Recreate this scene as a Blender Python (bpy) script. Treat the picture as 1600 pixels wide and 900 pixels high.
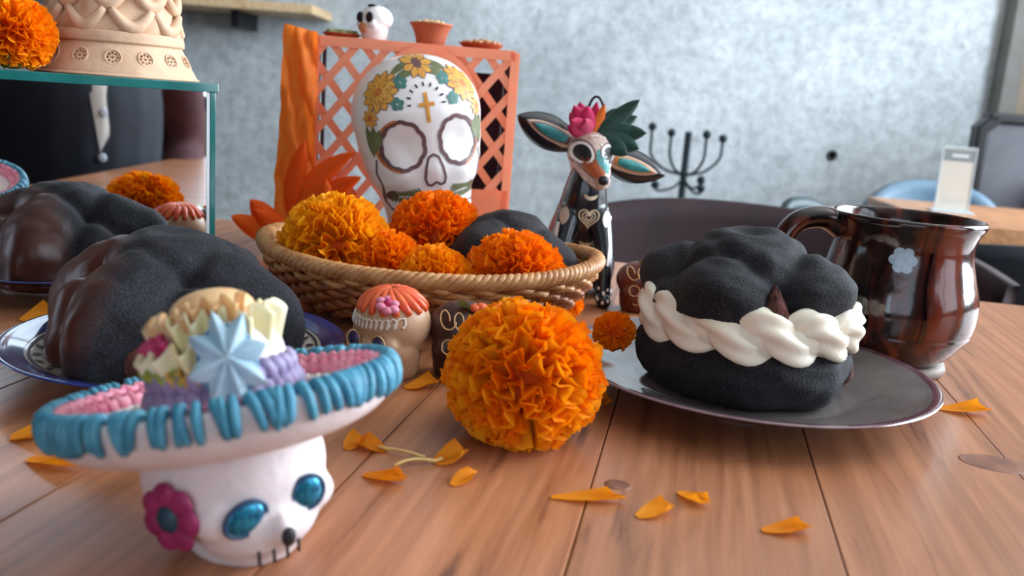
import bpy, bmesh, math, random
from math import sin, cos, pi, radians, sqrt, atan2, exp
from mathutils import Vector, Matrix, Euler, noise
from mathutils.bvhtree import BVHTree

for o in list(bpy.data.objects):
    bpy.data.objects.remove(o)
random.seed(7)
S = bpy.context.scene
COL = S.collection
TZ = 0.75                                   # table top height

# ------------------------------------------------------------------ camera
cd = bpy.data.cameras.new('camera'); cam = bpy.data.objects.new('camera', cd); COL.objects.link(cam)
cd.sensor_width = 36.0; cd.lens = 36.0 * 1400 / 1600
P_, R_ = radians(12.0), radians(4.3)
fw = Vector((0, cos(P_), -sin(P_))); r0 = Vector((1, 0, 0)); u0 = r0.cross(fw)
rt = cos(R_) * r0 + sin(R_) * u0; up = cos(R_) * u0 - sin(R_) * r0
cam.matrix_world = Matrix(((rt.x, up.x, -fw.x, 0), (rt.y, up.y, -fw.y, 0), (rt.z, up.z, -fw.z, TZ + 0.17), (0, 0, 0, 1)))
cd.clip_start = 0.01
cd.dof.use_dof = True; cd.dof.focus_distance = 0.56; cd.dof.aperture_fstop = 9.0
S.camera = cam

# ------------------------------------------------------------------ world, lights, exposure
W = bpy.data.worlds.new('world'); S.world = W; W.use_nodes = True
bg = W.node_tree.nodes['Background']; bg.inputs[0].default_value = (0.62, 0.78, 1.0, 1); bg.inputs[1].default_value = 1.0
def area(name, loc, rot, sx, sy, power, col):
    l = bpy.data.lights.new(name, 'AREA'); l.shape = 'RECTANGLE'; l.size = sx; l.size_y = sy
    l.energy = power; l.color = col
    o = bpy.data.objects.new(name, l); COL.objects.link(o); o.location = loc; o.rotation_euler = rot
    return o
# daylight standing in the two openings of the right-hand wall and in the shop front behind the camera
area('window_daylight', (1.98, 1.35, 1.65), (0, radians(90), 0), 1.7, 1.7, 92, (0.80, 0.91, 1.0))
area('window_daylight', (1.98, -0.85, 1.65), (0, radians(90), 0), 1.7, 1.7, 16, (0.80, 0.91, 1.0))
area('shopfront_daylight', (-0.6, -2.85, 1.6), (radians(90), 0, 0), 2.4, 1.7, 9, (0.86, 0.93, 1.0))
S.view_settings.view_transform = 'Standard'; S.view_settings.look = 'None'
S.view_settings.gamma = 1.0; S.view_settings.use_curve_mapping = False
S.view_settings.exposure = 0.75

# ------------------------------------------------------------------ materials
def lin(c):
    return c / 12.92 if c <= 0.04045 else ((c + 0.055) / 1.055) ** 2.4
def hx(h):
    h = h.lstrip('#'); return tuple(lin(int(h[i:i + 2], 16) / 255) for i in (0, 2, 4)) + (1,)
def newmat(name):
    m = bpy.data.materials.new(name); m.use_nodes = True
    nt = m.node_tree; return m, nt, nt.nodes['Principled BSDF']
def N(nt, t, **kw):
    n = nt.nodes.new(t)
    for k, v in kw.items():
        if k in n.inputs: n.inputs[k].default_value = v
        else: setattr(n, k, v)
    return n
MATS = {}
def mat(name, c, c2=None, scale=40, rough=0.5, bump=0.0, bscale=None, metal=0, sss=0.0, coat=0.0, trans=0.0, spec=0.5, rnd=0.0, stretch=None, detail=4, sheen=0.0):
    if name in MATS: return MATS[name]
    m, nt, b = newmat(name); L = nt.links.new
    c = hx(c) if isinstance(c, str) else c
    b.inputs['Base Color'].default_value = c
    b.inputs['Roughness'].default_value = rough; b.inputs['Metallic'].default_value = metal
    b.inputs['Specular IOR Level'].default_value = spec
    b.inputs['Coat Weight'].default_value = coat; b.inputs['Coat Roughness'].default_value = 0.06
    b.inputs['Sheen Weight'].default_value = sheen
    if sss:
        b.inputs['Subsurface Weight'].default_value = sss; b.inputs['Subsurface Radius'].default_value = (1, .6, .4); b.inputs['Subsurface Scale'].default_value = 0.004
    if trans: b.inputs['Transmission Weight'].default_value = trans
    tc = N(nt, 'ShaderNodeTexCoord'); mp = N(nt, 'ShaderNodeMapping')
    if stretch: mp.inputs['Scale'].default_value = stretch
    L(tc.outputs['Object'], mp.inputs[0])
    col = None
    if c2:
        n = N(nt, 'ShaderNodeTexNoise', Scale=scale, Detail=detail); L(mp.outputs[0], n.inputs['Vector'])
        r = N(nt, 'ShaderNodeValToRGB'); r.color_ramp.elements[0].color = c; r.color_ramp.elements[1].color = hx(c2)
        r.color_ramp.elements[0].position = 0.35; r.color_ramp.elements[1].position = 0.65
        L(n.outputs['Fac'], r.inputs[0]); col = r.outputs[0]
    if rnd:
        oi = N(nt, 'ShaderNodeObjectInfo'); hs = N(nt, 'ShaderNodeHueSaturation')
        mr = N(nt, 'ShaderNodeMapRange'); mr.inputs[3].default_value = 1 - rnd; mr.inputs[4].default_value = 1 + rnd
        L(oi.outputs['Random'], mr.inputs[0]); L(mr.outputs[0], hs.inputs['Value'])
        mr2 = N(nt, 'ShaderNodeMapRange'); mr2.inputs[3].default_value = 0.5 - rnd * 0.035; mr2.inputs[4].default_value = 0.5 + rnd * 0.035
        L(oi.outputs['Random'], mr2.inputs[0]); L(mr2.outputs[0], hs.inputs['Hue'])
        if col: L(col, hs.inputs['Color'])
        else: hs.inputs['Color'].default_value = c
        col = hs.outputs[0]
    if col: L(col, b.inputs['Base Color'])
    if bump:
        n2 = N(nt, 'ShaderNodeTexNoise', Scale=bscale or scale, Detail=5); L(mp.outputs[0], n2.inputs['Vector'])
        bp = N(nt, 'ShaderNodeBump', Strength=min(bump, 1.0), Distance=0.002); L(n2.outputs['Fac'], bp.inputs['Height']); L(bp.outputs[0], b.inputs['Normal'])
    MATS[name] = m
    return m

def mat_concrete():
    m, nt, b = newmat('concrete'); L = nt.links.new
    tc = N(nt, 'ShaderNodeTexCoord')
    n1 = N(nt, 'ShaderNodeTexNoise', Scale=2.2, Detail=5, Roughness=0.6); L(tc.outputs['Object'], n1.inputs['Vector'])
    n2 = N(nt, 'ShaderNodeTexNoise', Scale=26, Detail=6, Roughness=0.75); L(tc.outputs['Object'], n2.inputs['Vector'])
    mp = N(nt, 'ShaderNodeMapping'); mp.inputs['Scale'].default_value = (1, 1, .55); L(tc.outputs['Object'], mp.inputs[0])
    v = N(nt, 'ShaderNodeTexNoise', Scale=15, Detail=3); L(mp.outputs[0], v.inputs['Vector'])
    r1 = N(nt, 'ShaderNodeValToRGB'); e = r1.color_ramp.elements
    e[0].color = hx('#a6acaf'); e[0].position = .3; e[1].color = hx('#cdd2d4'); e[1].position = .7
    L(n1.outputs['Fac'], r1.inputs[0])
    r2 = N(nt, 'ShaderNodeValToRGB'); e = r2.color_ramp.elements
    e[0].color = (.55, .55, .56, 1); e[0].position = .33; e[1].color = (1.12, 1.12, 1.12, 1); e[1].position = .6
    L(n2.outputs['Fac'], r2.inputs[0])
    r3 = N(nt, 'ShaderNodeValToRGB'); e = r3.color_ramp.elements
    e[0].color = (.5, .5, .52, 1); e[0].position = .27; e[1].color = (1, 1, 1, 1); e[1].position = .37
    L(v.outputs['Fac'], r3.inputs[0])
    m1 = N(nt, 'ShaderNodeMix', data_type='RGBA', blend_type='MULTIPLY'); m1.inputs[0].default_value = 0.75
    L(r1.outputs[0], m1.inputs[6]); L(r2.outputs[0], m1.inputs[7])
    m2 = N(nt, 'ShaderNodeMix', data_type='RGBA', blend_type='MULTIPLY'); m2.inputs[0].default_value = 0.7
    L(m1.outputs[2], m2.inputs[6]); L(r3.outputs[0], m2.inputs[7])
    L(m2.outputs[2], b.inputs['Base Color']); b.inputs['Roughness'].default_value = .8
    bp = N(nt, 'ShaderNodeBump', Strength=.4, Distance=.01); L(n2.outputs['Fac'], bp.inputs['Height']); L(bp.outputs[0], b.inputs['Normal'])
    return m

def mat_wood(name, ca, cb, cc, rough=0.38, sc=1.0, coat=.25):
    m, nt, b = newmat(name); L = nt.links.new
    tc = N(nt, 'ShaderNodeTexCoord'); oi = N(nt, 'ShaderNodeObjectInfo')
    ad = N(nt, 'ShaderNodeVectorMath', operation='ADD'); ml = N(nt, 'ShaderNodeVectorMath', operation='SCALE'); ml.inputs[0].default_value = (3.1, 7.7, 1.3)
    L(oi.outputs['Random'], ml.inputs['Scale']); L(tc.outputs['Object'], ad.inputs[0]); L(ml.outputs[0], ad.inputs[1])
    mp = N(nt, 'ShaderNodeMapping'); mp.inputs['Scale'].default_value = (26 * sc, 2.0 * sc, 26 * sc); L(ad.outputs[0], mp.inputs[0])
    dn = N(nt, 'ShaderNodeTexNoise', Scale=1.0, Detail=2); L(mp.outputs[0], dn.inputs['Vector'])
    wv = N(nt, 'ShaderNodeTexNoise', Scale=1.6, Detail=7, Roughness=.62, Distortion=1.6); L(mp.outputs[0], wv.inputs['Vector'])
    r = N(nt, 'ShaderNodeValToRGB'); e = r.color_ramp.elements
    e[0].color = hx(cc); e[0].position = .30; e[1].color = hx(ca); e[1].position = .72
    x = e.new(.42); x.color = hx(cb)
    L(wv.outputs['Fac'], r.inputs[0])
    mp2 = N(nt, 'ShaderNodeMapping'); mp2.inputs['Scale'].default_value = (170 * sc, 5 * sc, 170 * sc); L(ad.outputs[0], mp2.inputs[0])
    fn = N(nt, 'ShaderNodeTexNoise', Scale=1.0, Detail=3); L(mp2.outputs[0], fn.inputs['Vector'])
    r2 = N(nt, 'ShaderNodeValToRGB'); e = r2.color_ramp.elements; e[0].color = (.72, .66, .62, 1); e[0].position = .3; e[1].color = (1.08, 1.06, 1.04, 1); e[1].position = .6
    L(fn.outputs['Fac'], r2.inputs[0])
    mx = N(nt, 'ShaderNodeMix', data_type='RGBA', blend_type='MULTIPLY'); mx.inputs[0].default_value = .8
    L(r.outputs[0], mx.inputs[6]); L(r2.outputs[0], mx.inputs[7])
    hs = N(nt, 'ShaderNodeHueSaturation'); mr = N(nt, 'ShaderNodeMapRange'); mr.inputs[3].default_value = .86; mr.inputs[4].default_value = 1.1
    L(oi.outputs['Random'], mr.inputs[0]); L(mr.outputs[0], hs.inputs['Value']); L(mx.outputs[2], hs.inputs['Color'])
    L(hs.outputs[0], b.inputs['Base Color']); b.inputs['Roughness'].default_value = rough
    b.inputs['Coat Weight'].default_value = coat; b.inputs['Coat Roughness'].default_value = .25
    bp = N(nt, 'ShaderNodeBump', Strength=.25, Distance=.001); L(fn.outputs['Fac'], bp.inputs['Height']); L(bp.outputs[0], b.inputs['Normal'])
    return m

def mat_petal(name, c, c2, tl=.35):
    m, nt, b = newmat(name); L = nt.links.new
    oi = N(nt, 'ShaderNodeObjectInfo'); tc = N(nt, 'ShaderNodeTexCoord')
    n = N(nt, 'ShaderNodeTexNoise', Scale=90, Detail=2); L(tc.outputs['Object'], n.inputs['Vector'])
    ad = N(nt, 'ShaderNodeMath', operation='ADD'); L(oi.outputs['Random'], ad.inputs[0]); L(n.outputs['Fac'], ad.inputs[1])
    hf = N(nt, 'ShaderNodeMath', operation='MULTIPLY'); L(ad.outputs[0], hf.inputs[0]); hf.inputs[1].default_value = .5
    r = N(nt, 'ShaderNodeValToRGB'); r.color_ramp.elements[0].color = hx(c); r.color_ramp.elements[1].color = hx(c2)
    r.color_ramp.elements[0].position = .3; r.color_ramp.elements[1].position = .7
    L(hf.outputs[0], r.inputs[0]); L(r.outputs[0], b.inputs['Base Color'])
    b.inputs['Roughness'].default_value = .6; b.inputs['Specular IOR Level'].default_value = .25
    t = N(nt, 'ShaderNodeBsdfTranslucent'); L(r.outputs[0], t.inputs['Color'])
    mx = N(nt, 'ShaderNodeMixShader'); mx.inputs[0].default_value = tl
    L(b.outputs[0], mx.inputs[1]); L(t.outputs[0], mx.inputs[2]); L(mx.outputs[0], nt.nodes['Material Output'].inputs[0])
    return m

def mat_sugar(name, c, c2, cg=None, axis=None, edge=0.0, width=.02):
    """dark sugared crust; optional chocolate glaze over one side of the loaf"""
    m, nt, b = newmat(name); L = nt.links.new
    tc = N(nt, 'ShaderNodeTexCoord')
    n = N(nt, 'ShaderNodeTexNoise', Scale=620, Detail=4, Roughness=.7); L(tc.outputs['Object'], n.inputs['Vector'])
    n1 = N(nt, 'ShaderNodeTexNoise', Scale=55, Detail=5); L(tc.outputs['Object'], n1.inputs['Vector'])
    r = N(nt, 'ShaderNodeValToRGB'); e = r.color_ramp.elements
    e[0].color = hx(c); e[0].position = .42; e[1].color = hx(c2); e[1].position = .62
    mxx = N(nt, 'ShaderNodeMath', operation='MULTIPLY_ADD'); L(n.outputs['Fac'], mxx.inputs[0]); mxx.inputs[1].default_value = .55
    hh = N(nt, 'ShaderNodeMath', operation='MULTIPLY'); L(n1.outputs['Fac'], hh.inputs[0]); hh.inputs[1].default_value = .5
    L(hh.outputs[0], mxx.inputs[2]); L(mxx.outputs[0], r.inputs[0])
    sp = N(nt, 'ShaderNodeTexNoise', Scale=1500, Detail=2); L(tc.outputs['Object'], sp.inputs['Vector'])
    sr = N(nt, 'ShaderNodeValToRGB'); sr.color_ramp.elements[0].position = .60; sr.color_ramp.elements[1].position = .78; L(sp.outputs['Fac'], sr.inputs[0])
    sm_ = N(nt, 'ShaderNodeMix', data_type='RGBA'); L(sr.outputs[0], sm_.inputs[0]); L(r.outputs[0], sm_.inputs[6]); sm_.inputs[7].default_value = hx('#5c5b68')
    col = sm_.outputs[2]; b.inputs['Specular IOR Level'].default_value = .28
    b.inputs['Roughness'].default_value = .72; b.inputs['Sheen Weight'].default_value = .03; b.inputs['Sheen Roughness'].default_value = .4
    bp = N(nt, 'ShaderNodeBump', Strength=.9, Distance=.0022); L(mxx.outputs[0], bp.inputs['Height']); L(bp.outputs[0], b.inputs['Normal'])
    if cg:
        d = N(nt, 'ShaderNodeVectorMath', operation='DOT_PRODUCT'); L(tc.outputs['Object'], d.inputs[0]); d.inputs[1].default_value = axis
        nn = N(nt, 'ShaderNodeTexNoise', Scale=28, Detail=3); L(tc.outputs['Object'], nn.inputs['Vector'])
        a = N(nt, 'ShaderNodeMath', operation='MULTIPLY_ADD'); L(nn.outputs['Fac'], a.inputs[0]); a.inputs[1].default_value = .03; L(d.outputs['Value'], a.inputs[2])
        mr = N(nt, 'ShaderNodeMapRange'); mr.inputs[1].default_value = edge + .015; mr.inputs[2].default_value = edge + .015 + width; L(a.outputs[0], mr.inputs[0])
        mx = N(nt, 'ShaderNodeMix', data_type='RGBA'); L(mr.outputs[0], mx.inputs[0]); L(col, mx.inputs[6]); mx.inputs[7].default_value = hx(cg); col = mx.outputs[2]
        rr = N(nt, 'ShaderNodeMapRange'); rr.inputs[3].default_value = .75; rr.inputs[4].default_value = .33; L(mr.outputs[0], rr.inputs[0]); L(rr.outputs[0], b.inputs['Roughness'])
        bs = N(nt, 'ShaderNodeMapRange'); bs.inputs[3].default_value = .75; bs.inputs[4].default_value = .06; L(mr.outputs[0], bs.inputs[0]); L(bs.outputs[0], bp.inputs['Strength'])
    L(col, b.inputs['Base Color'])
    return m

def mat_mug():
    m, nt, b = newmat('mug_glaze'); L = nt.links.new
    tc = N(nt, 'ShaderNodeTexCoord'); mp = N(nt, 'ShaderNodeMapping'); mp.inputs['Scale'].default_value = (1, 1, .13); L(tc.outputs['Object'], mp.inputs[0])
    n = N(nt, 'ShaderNodeTexNoise', Scale=62, Detail=3, Distortion=.4); L(mp.outputs[0], n.inputs['Vector'])
    r = N(nt, 'ShaderNodeValToRGB'); e = r.color_ramp.elements
    e[0].color = hx('#160a0a'); e[0].position = .40; e[1].color = hx('#6b2a16'); e[1].position = .62
    x = e.new(.5); x.color = hx('#3a1712')
    L(n.outputs['Fac'], r.inputs[0]); L(r.outputs[0], b.inputs['Base Color'])
    b.inputs['Roughness'].default_value = .16; b.inputs['Specular IOR Level'].default_value = .4; b.inputs['Coat Weight'].default_value = .35; b.inputs['Coat Roughness'].default_value = .05
    n2 = N(nt, 'ShaderNodeTexNoise', Scale=60, Detail=2); L(tc.outputs['Object'], n2.inputs['Vector'])
    bp = N(nt, 'ShaderNodeBump', Strength=.12, Distance=.003); L(n2.outputs['Fac'], bp.inputs['Height']); L(bp.outputs[0], b.inputs['Normal']); L(bp.outputs[0], b.inputs['Coat Normal'])
    return m

# ------------------------------------------------------------------ mesh helpers
def mk(name, v, f, m, parent=None, loc=(0, 0, 0), rot=(0, 0, 0), smooth=True):
    me = bpy.data.meshes.new(name); me.from_pydata([tuple(p) for p in v], [], f); me.update()
    return mko(name, me, m, parent, loc, rot, smooth)
def mko(name, me, m, parent=None, loc=(0, 0, 0), rot=(0, 0, 0), smooth=True):
    if m and not me.materials: me.materials.append(m)
    if smooth and len(me.polygons): me.polygons.foreach_set('use_smooth', [True] * len(me.polygons))
    o = bpy.data.objects.new(name, me); COL.objects.link(o); o.location = loc; o.rotation_euler = rot
    if parent: o.parent = parent
    return o
def tag(o, label, cat, group=None, kind=None):
    o['label'] = label; o['category'] = cat
    if group: o['group'] = group
    if kind: o['kind'] = kind
    return o
def thing(name, label, cat, loc=(0, 0, 0), rot=(0, 0, 0), group=None):
    o = bpy.data.objects.new(name, None); COL.objects.link(o); o.location = loc; o.rotation_euler = rot
    o.empty_display_size = .02
    return tag(o, label, cat, group)
def struct(o):
    o['kind'] = 'structure'; return o
def join(*vf):
    V, Fc = [], []
    for v, f in vf:
        n = len(V); V += [Vector(p) for p in v]; Fc += [tuple(i + n for i in q) for q in f]
    return V, Fc
def xf(vf, M):
    return [M @ Vector(p) for p in vf[0]], vf[1]
def T(x, y, z): return Matrix.Translation((x, y, z))
def RX(a): return Matrix.Rotation(a, 4, 'X')
def RY(a): return Matrix.Rotation(a, 4, 'Y')
def RZ(a): return Matrix.Rotation(a, 4, 'Z')
def SC(x, y, z): return Matrix.Diagonal((x, y, z, 1))
def box(x0, x1, y0, y1, z0, z1, bev=0.0):
    if bev <= 0:
        v = [(x, y, z) for z in (z0, z1) for y in (y0, y1) for x in (x0, x1)]
        return [Vector(p) for p in v], [(0, 2, 3, 1), (4, 5, 7, 6), (0, 1, 5, 4), (2, 6, 7, 3), (0, 4, 6, 2), (1, 3, 7, 5)]
    bm = bmesh.new(); bmesh.ops.create_cube(bm, size=1)
    bmesh.ops.transform(bm, matrix=T((x0 + x1) / 2, (y0 + y1) / 2, (z0 + z1) / 2) @ SC(x1 - x0, y1 - y0, z1 - z0), verts=bm.verts)
    bmesh.ops.bevel(bm, geom=list(bm.edges), offset=bev, segments=2, affect='EDGES', profile=.6)
    r = [x.co.copy() for x in bm.verts], [tuple(q.index for q in p.verts) for p in bm.faces]
    bm.verts.index_update(); r = [x.co.copy() for x in bm.verts], [tuple(q.index for q in p.verts) for p in bm.faces]
    bm.free(); return r
def grid(fn, nu, nv, cu=False, cv=False):
    """fn(u,v) u,v in 0..1"""
    V, Fc = [], []
    mu = nu if cu else nu + 1; mv = nv if cv else nv + 1
    for j in range(mv):
        for i in range(mu):
            V.append(Vector(fn(i / nu, j / nv)))
    for j in range(nv):
        for i in range(nu):
            a = j * mu + i; b = j * mu + (i + 1) % mu; jj = (j + 1) % mv
            Fc.append((a, b, jj * mu + (i + 1) % mu, jj * mu + i))
    return V, Fc
def lathe(prof, n=64, sx=1, sy=1, fr=None, cap=True):
    """prof list (r,z) from bottom to top"""
    V, Fc = [], []
    for k, (r, z) in enumerate(prof):
        for i in range(n):
            a = 2 * pi * i / n; rr = r
            if fr: rr = fr(r, z, a)
            V.append(Vector((rr * cos(a) * sx, rr * sin(a) * sy, z)))
    for k in range(len(prof) - 1):
        for i in range(n):
            a = k * n + i; b = k * n + (i + 1) % n
            Fc.append((a, b, b + n, a + n))
    if cap and prof[0][0] > 1e-6: Fc.append(tuple(range(n))[::-1])
    if cap and prof[-1][0] > 1e-6: Fc.append(tuple((len(prof) - 1) * n + i for i in range(n)))
    return V, Fc
def smoothp(pts, k=4):
    """catmull-rom through points"""
    out = []; n = len(pts)
    for i in range(n - 1):
        p0 = pts[max(i - 1, 0)]; p1 = pts[i]; p2 = pts[i + 1]; p3 = pts[min(i + 2, n - 1)]
        for j in range(k):
            t = j / k
            out.append(tuple(.5 * (2 * b + (c - a) * t + (2 * a - 5 * b + 4 * c - d) * t * t + (-a + 3 * b - 3 * c + d) * t ** 3) for a, b, c, d in zip(p0, p1, p2, p3)))
    out.append(tuple(pts[-1])); return out
def tube(pts, rad, n=8, closed=False, lobes=0, lobe_amp=0, twist=0, flat=1.0):
    pts = [Vector(p) for p in pts]; m = len(pts)
    if not hasattr(rad, '__len__'): rad = [rad] * m
    V, Fc = [], []; nrm = None
    for k in range(m):
        if closed: t = pts[(k + 1) % m] - pts[k - 1]
        else: t = pts[min(k + 1, m - 1)] - pts[max(k - 1, 0)]
        if t.length < 1e-12: t = Vector((0, 0, 1))
        t.normalize()
        if nrm is None:
            nrm = t.orthogonal().normalized() if abs(t.z) > .9 else t.cross(Vector((0, 0, 1))).normalized()
        nrm = (nrm - t * nrm.dot(t))
        if nrm.length < 1e-9: nrm = t.orthogonal()
        nrm.normalize(); bn = t.cross(nrm)
        for i in range(n):
            a = 2 * pi * i / n
            rr = rad[k] * (1 + (lobe_amp * cos(lobes * (a + twist * k / m)) if lobes else 0))
            V.append(pts[k] + nrm * cos(a) * rr + bn * sin(a) * rr * flat)
    segs = m if closed else m - 1
    for k in range(segs):
        for i in range(n):
            a = k * n + i; b = k * n + (i + 1) % n; kk = ((k + 1) % m) * n
            Fc.append((a, b, kk + (i + 1) % n, kk + i))
    if not closed:
        Fc.append(tuple(range(n))[::-1]); Fc.append(tuple((m - 1) * n + i for i in range(n)))
    return V, Fc
def ball(c, r, n=16, m=10, M=None):
    rx, ry, rz = (r, r, r) if not hasattr(r, '__len__') else r
    V, Fc = grid(lambda u, v: (rx * sin(pi * v) * cos(2 * pi * u), ry * sin(pi * v) * sin(2 * pi * u), -rz * cos(pi * v)), n, m, cu=True)
    if M: V = [M @ p for p in V]
    return [p + Vector(c) for p in V], Fc
def fuse(vfs, voxel, smooth=6, name='fused'):
    """weld overlapping volumes into one continuous surface"""
    V, Fc = join(*vfs)
    me = bpy.data.meshes.new('tmp'); me.from_pydata([tuple(p) for p in V], [], Fc); me.update()
    o = bpy.data.objects.new('tmp', me); COL.objects.link(o)
    rm = o.modifiers.new('r', 'REMESH'); rm.mode = 'VOXEL'; rm.voxel_size = voxel
    sm = o.modifiers.new('s', 'SMOOTH'); sm.factor = .5; sm.iterations = smooth
    dg = bpy.context.evaluated_depsgraph_get(); dg.update()
    e = o.evaluated_get(dg); out = bpy.data.meshes.new_from_object(e); out.name = name
    bpy.data.objects.remove(o); bpy.data.meshes.remove(me)
    return out
def limb(pts, rads, n=14, k=5):
    """tapered rounded limb through joints"""
    q = smoothp([tuple(p) + (r,) for p, r in zip(pts, rads)], k)
    vf = tube([p[:3] for p in q], [p[3] for p in q], n)
    return join(vf, ball(pts[0], rads[0] * .98, 14, 8), ball(pts[-1], rads[-1] * .98, 14, 8))
def bvh_of(vf): return BVHTree.FromPolygons([tuple(p) for p in vf[0]], vf[1])
def bvh_mesh(me): return BVHTree.FromPolygons([tuple(v.co) for v in me.vertices], [tuple(p.vertices) for p in me.polygons])

class Painter:
    """lays paint films on a surface by projecting flat drawings along a direction"""
    def __init__(s, bvh, origin, right, upv, off=.0004):
        s.b = bvh; s.o = Vector(origin); s.r = Vector(right).normalized(); s.u = Vector(upv).normalized()
        s.d = s.u.cross(s.r).normalized()      # looking direction (right x up points to the viewer)
        s.off = off
    def pt(s, x, y):
        p = s.o + s.r * x + s.u * y
        h = s.b.ray_cast(p - s.d * 1.0, s.d)
        if h[0] is None: return None
        return h[0] - s.d * s.off + h[1] * s.off * (1 if h[1].dot(s.d) < 0 else -1)
    def fill(s, poly, rings=4):
        cx = sum(p[0] for p in poly) / len(poly); cy = sum(p[1] for p in poly) / len(poly)
        V, Fc = [], []; n = len(poly)
        for k in range(rings + 1):
            t = max(k / rings, .02)
            for x, y in poly:
                q = s.pt(cx + (x - cx) * t, cy + (y - cy) * t); V.append(q)
        for k in range(rings):
            for i in range(n):
                q = (k * n + i, (k + 1) * n + i, (k + 1) * n + (i + 1) % n, k * n + (i + 1) % n)
                if all(V[j] is not None for j in q): Fc.append(q)
        return [p if p is not None else Vector((0, 0, 0)) for p in V], Fc
    def stroke(s, pts, w, closed=False, sub=3):
        pts = list(pts)
        if closed: pts = pts + [pts[0]]
        pp = []
        for i in range(len(pts) - 1):
            for j in range(sub):
                t = j / sub; pp.append((pts[i][0] * (1 - t) + pts[i + 1][0] * t, pts[i][1] * (1 - t) + pts[i + 1][1] * t))
        pp.append(pts[-1]); V, Fc = [], []
        for i in range(len(pp)):
            a = pp[max(i - 1, 0)]; b = pp[min(i + 1, len(pp) - 1)]
            if closed and i in (0, len(pp) - 1): a, b = pp[-2], pp[1]
            dx, dy = b[0] - a[0], b[1] - a[1]; l = sqrt(dx * dx + dy * dy) or 1
            ww = w if not callable(w) else w(i / (len(pp) - 1))
            for sg in (-1, 0, 1): V.append(s.pt(pp[i][0] - dy / l * ww / 2 * sg, pp[i][1] + dx / l * ww / 2 * sg))
        for i in range(len(pp) - 1):
            for k in range(2):
                q = (i * 3 + k, i * 3 + k + 1, i * 3 + 4 + k, i * 3 + 3 + k)
                if all(V[j] is not None for j in q): Fc.append(q)
        return [p if p is not None else Vector((0, 0, 0)) for p in V], Fc
def ell(cx, cy, rx, ry, rot=0, n=20):
    return [(cx + rx * cos(t) * cos(rot) - ry * sin(t) * sin(rot), cy + rx * cos(t) * sin(rot) + ry * sin(t) * cos(rot)) for t in (2 * pi * i / n for i in range(n))]
def leafpoly(cx, cy, ang, l, w, n=8):
    q = [(l * i / n, w * sin(pi * i / n) ** .8) for i in range(n + 1)] + [(l * i / n, -w * sin(pi * i / n) ** .8) for i in range(n - 1, 0, -1)]
    return [(cx + x * cos(ang) - y * sin(ang), cy + x * sin(ang) + y * cos(ang)) for x, y in q]
def heart(cx, cy, s, n=28):
    out = []
    for i in range(n):
        t = 2 * pi * i / n
        out.append((cx + s * sin(t) ** 3, cy + s * (13 * cos(t) - 5 * cos(2 * t) - 2 * cos(3 * t) - cos(4 * t)) / 16))
    return out

# ------------------------------------------------------------------ shared materials
M_conc = mat_concrete()
M_table = mat_wood('table_wood', '#c48661', '#a96d48', '#5e3324')
M_table2 = mat_wood('table_wood_far', '#c08a5c', '#a8744c', '#7c5236', sc=.7)
M_pale = mat_wood('pale_shelf_wood', '#e0c49c', '#d2b48a', '#b8976c', sc=.6, rough=.6, coat=0)
M_mari = mat_petal('marigold_petal', '#ff8a00', '#ffb014')
M_mari2 = mat_petal('marigold_petal_deep', '#fd7402', '#ff980a')
M_marc = mat('marigold_heart_shade', '#e05a00', rough=.8)  # deeper than the petals: shade of the gaps put into the core colour
M_loose = mat_petal('loose_petal_skin', '#f08a12', '#ffa51e')
M_stalk = mat('petal_stalk', '#e6c27a', rough=.6, sss=.2)
M_sepal = mat('sepal_green', '#6b7d3a', '#4d6230', rough=.7)
M_black = mat_sugar('black_sugar_crust', '#0a0809', '#1e1b20')
M_blackglaze = mat_sugar('black_sugar_crust_with_chocolate', '#0a090c', '#222027', '#4a241a', (-.92, -.30, .25), .036, .012)
M_crumb = mat('bread_crumb', '#6a3a30', '#3a1a16', scale=220, rough=.9, bump=1, bscale=320)
M_cream = mat('whipped_cream', '#f4ead8', '#efe2cc', scale=60, rough=.42, sss=.35)
M_plate = mat('grey_brown_glaze', '#6f6563', '#7d7472', scale=40, rough=.14, coat=.6)
M_platerim = mat('plum_brown_glaze', '#5b3a44', '#74545c', scale=70, rough=.14, coat=.7)
M_white_gl = mat('cream_white_glaze', '#cfc8c0', '#bdb4ac', scale=60, rough=.16, coat=.5)
M_blue_gl = mat('cobalt_glaze', '#1c2b66', '#25387c', scale=60, rough=.12, coat=.8)
M_ink = mat('black_paint', '#17141a', rough=.5)
M_wick = mat('wicker', '#ad6a3a', '#86472a', scale=90, rough=.45, bump=.3, bscale=300, rnd=.18)
M_wick2 = mat('wicker_pale', '#d19a63', '#b0743f', scale=80, rough=.4, bump=.3, bscale=300, rnd=.1)
M_mug = mat_mug()
M_sugar = mat('white_sugar_paste', '#ece1e0', '#e2d3d3', scale=50, rough=.6, sss=.3, bump=.2, bscale=300)
M_iblue = mat('blue_icing', '#347f9c', '#549fb8', scale=160, rough=.5, sss=.15, rnd=.12)
M_ipink = mat('pink_icing', '#ef7f9c', '#f4a3b5', scale=120, rough=.5, sss=.2)
M_ipale = mat('pale_blue_icing', '#b2cbd8', '#94b5c8', scale=120, rough=.5, sss=.2)
M_iyel = mat('cream_yellow_icing', '#efe0a8', '#f3e9c8', scale=90, rough=.5, sss=.25)
M_iora = mat('apricot_icing', '#e9b07a', '#f0c795', scale=90, rough=.5, sss=.25)
M_imag = mat('magenta_icing', '#cf3d72', '#b92d62', scale=90, rough=.5, sss=.15)
M_igrn = mat('lime_icing', '#a9b04a', '#94a03c', scale=90, rough=.5, sss=.15)
M_ipur = mat('lilac_icing', '#9f93b8', '#8b7fa6', scale=90, rough=.5, sss=.2)
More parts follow.
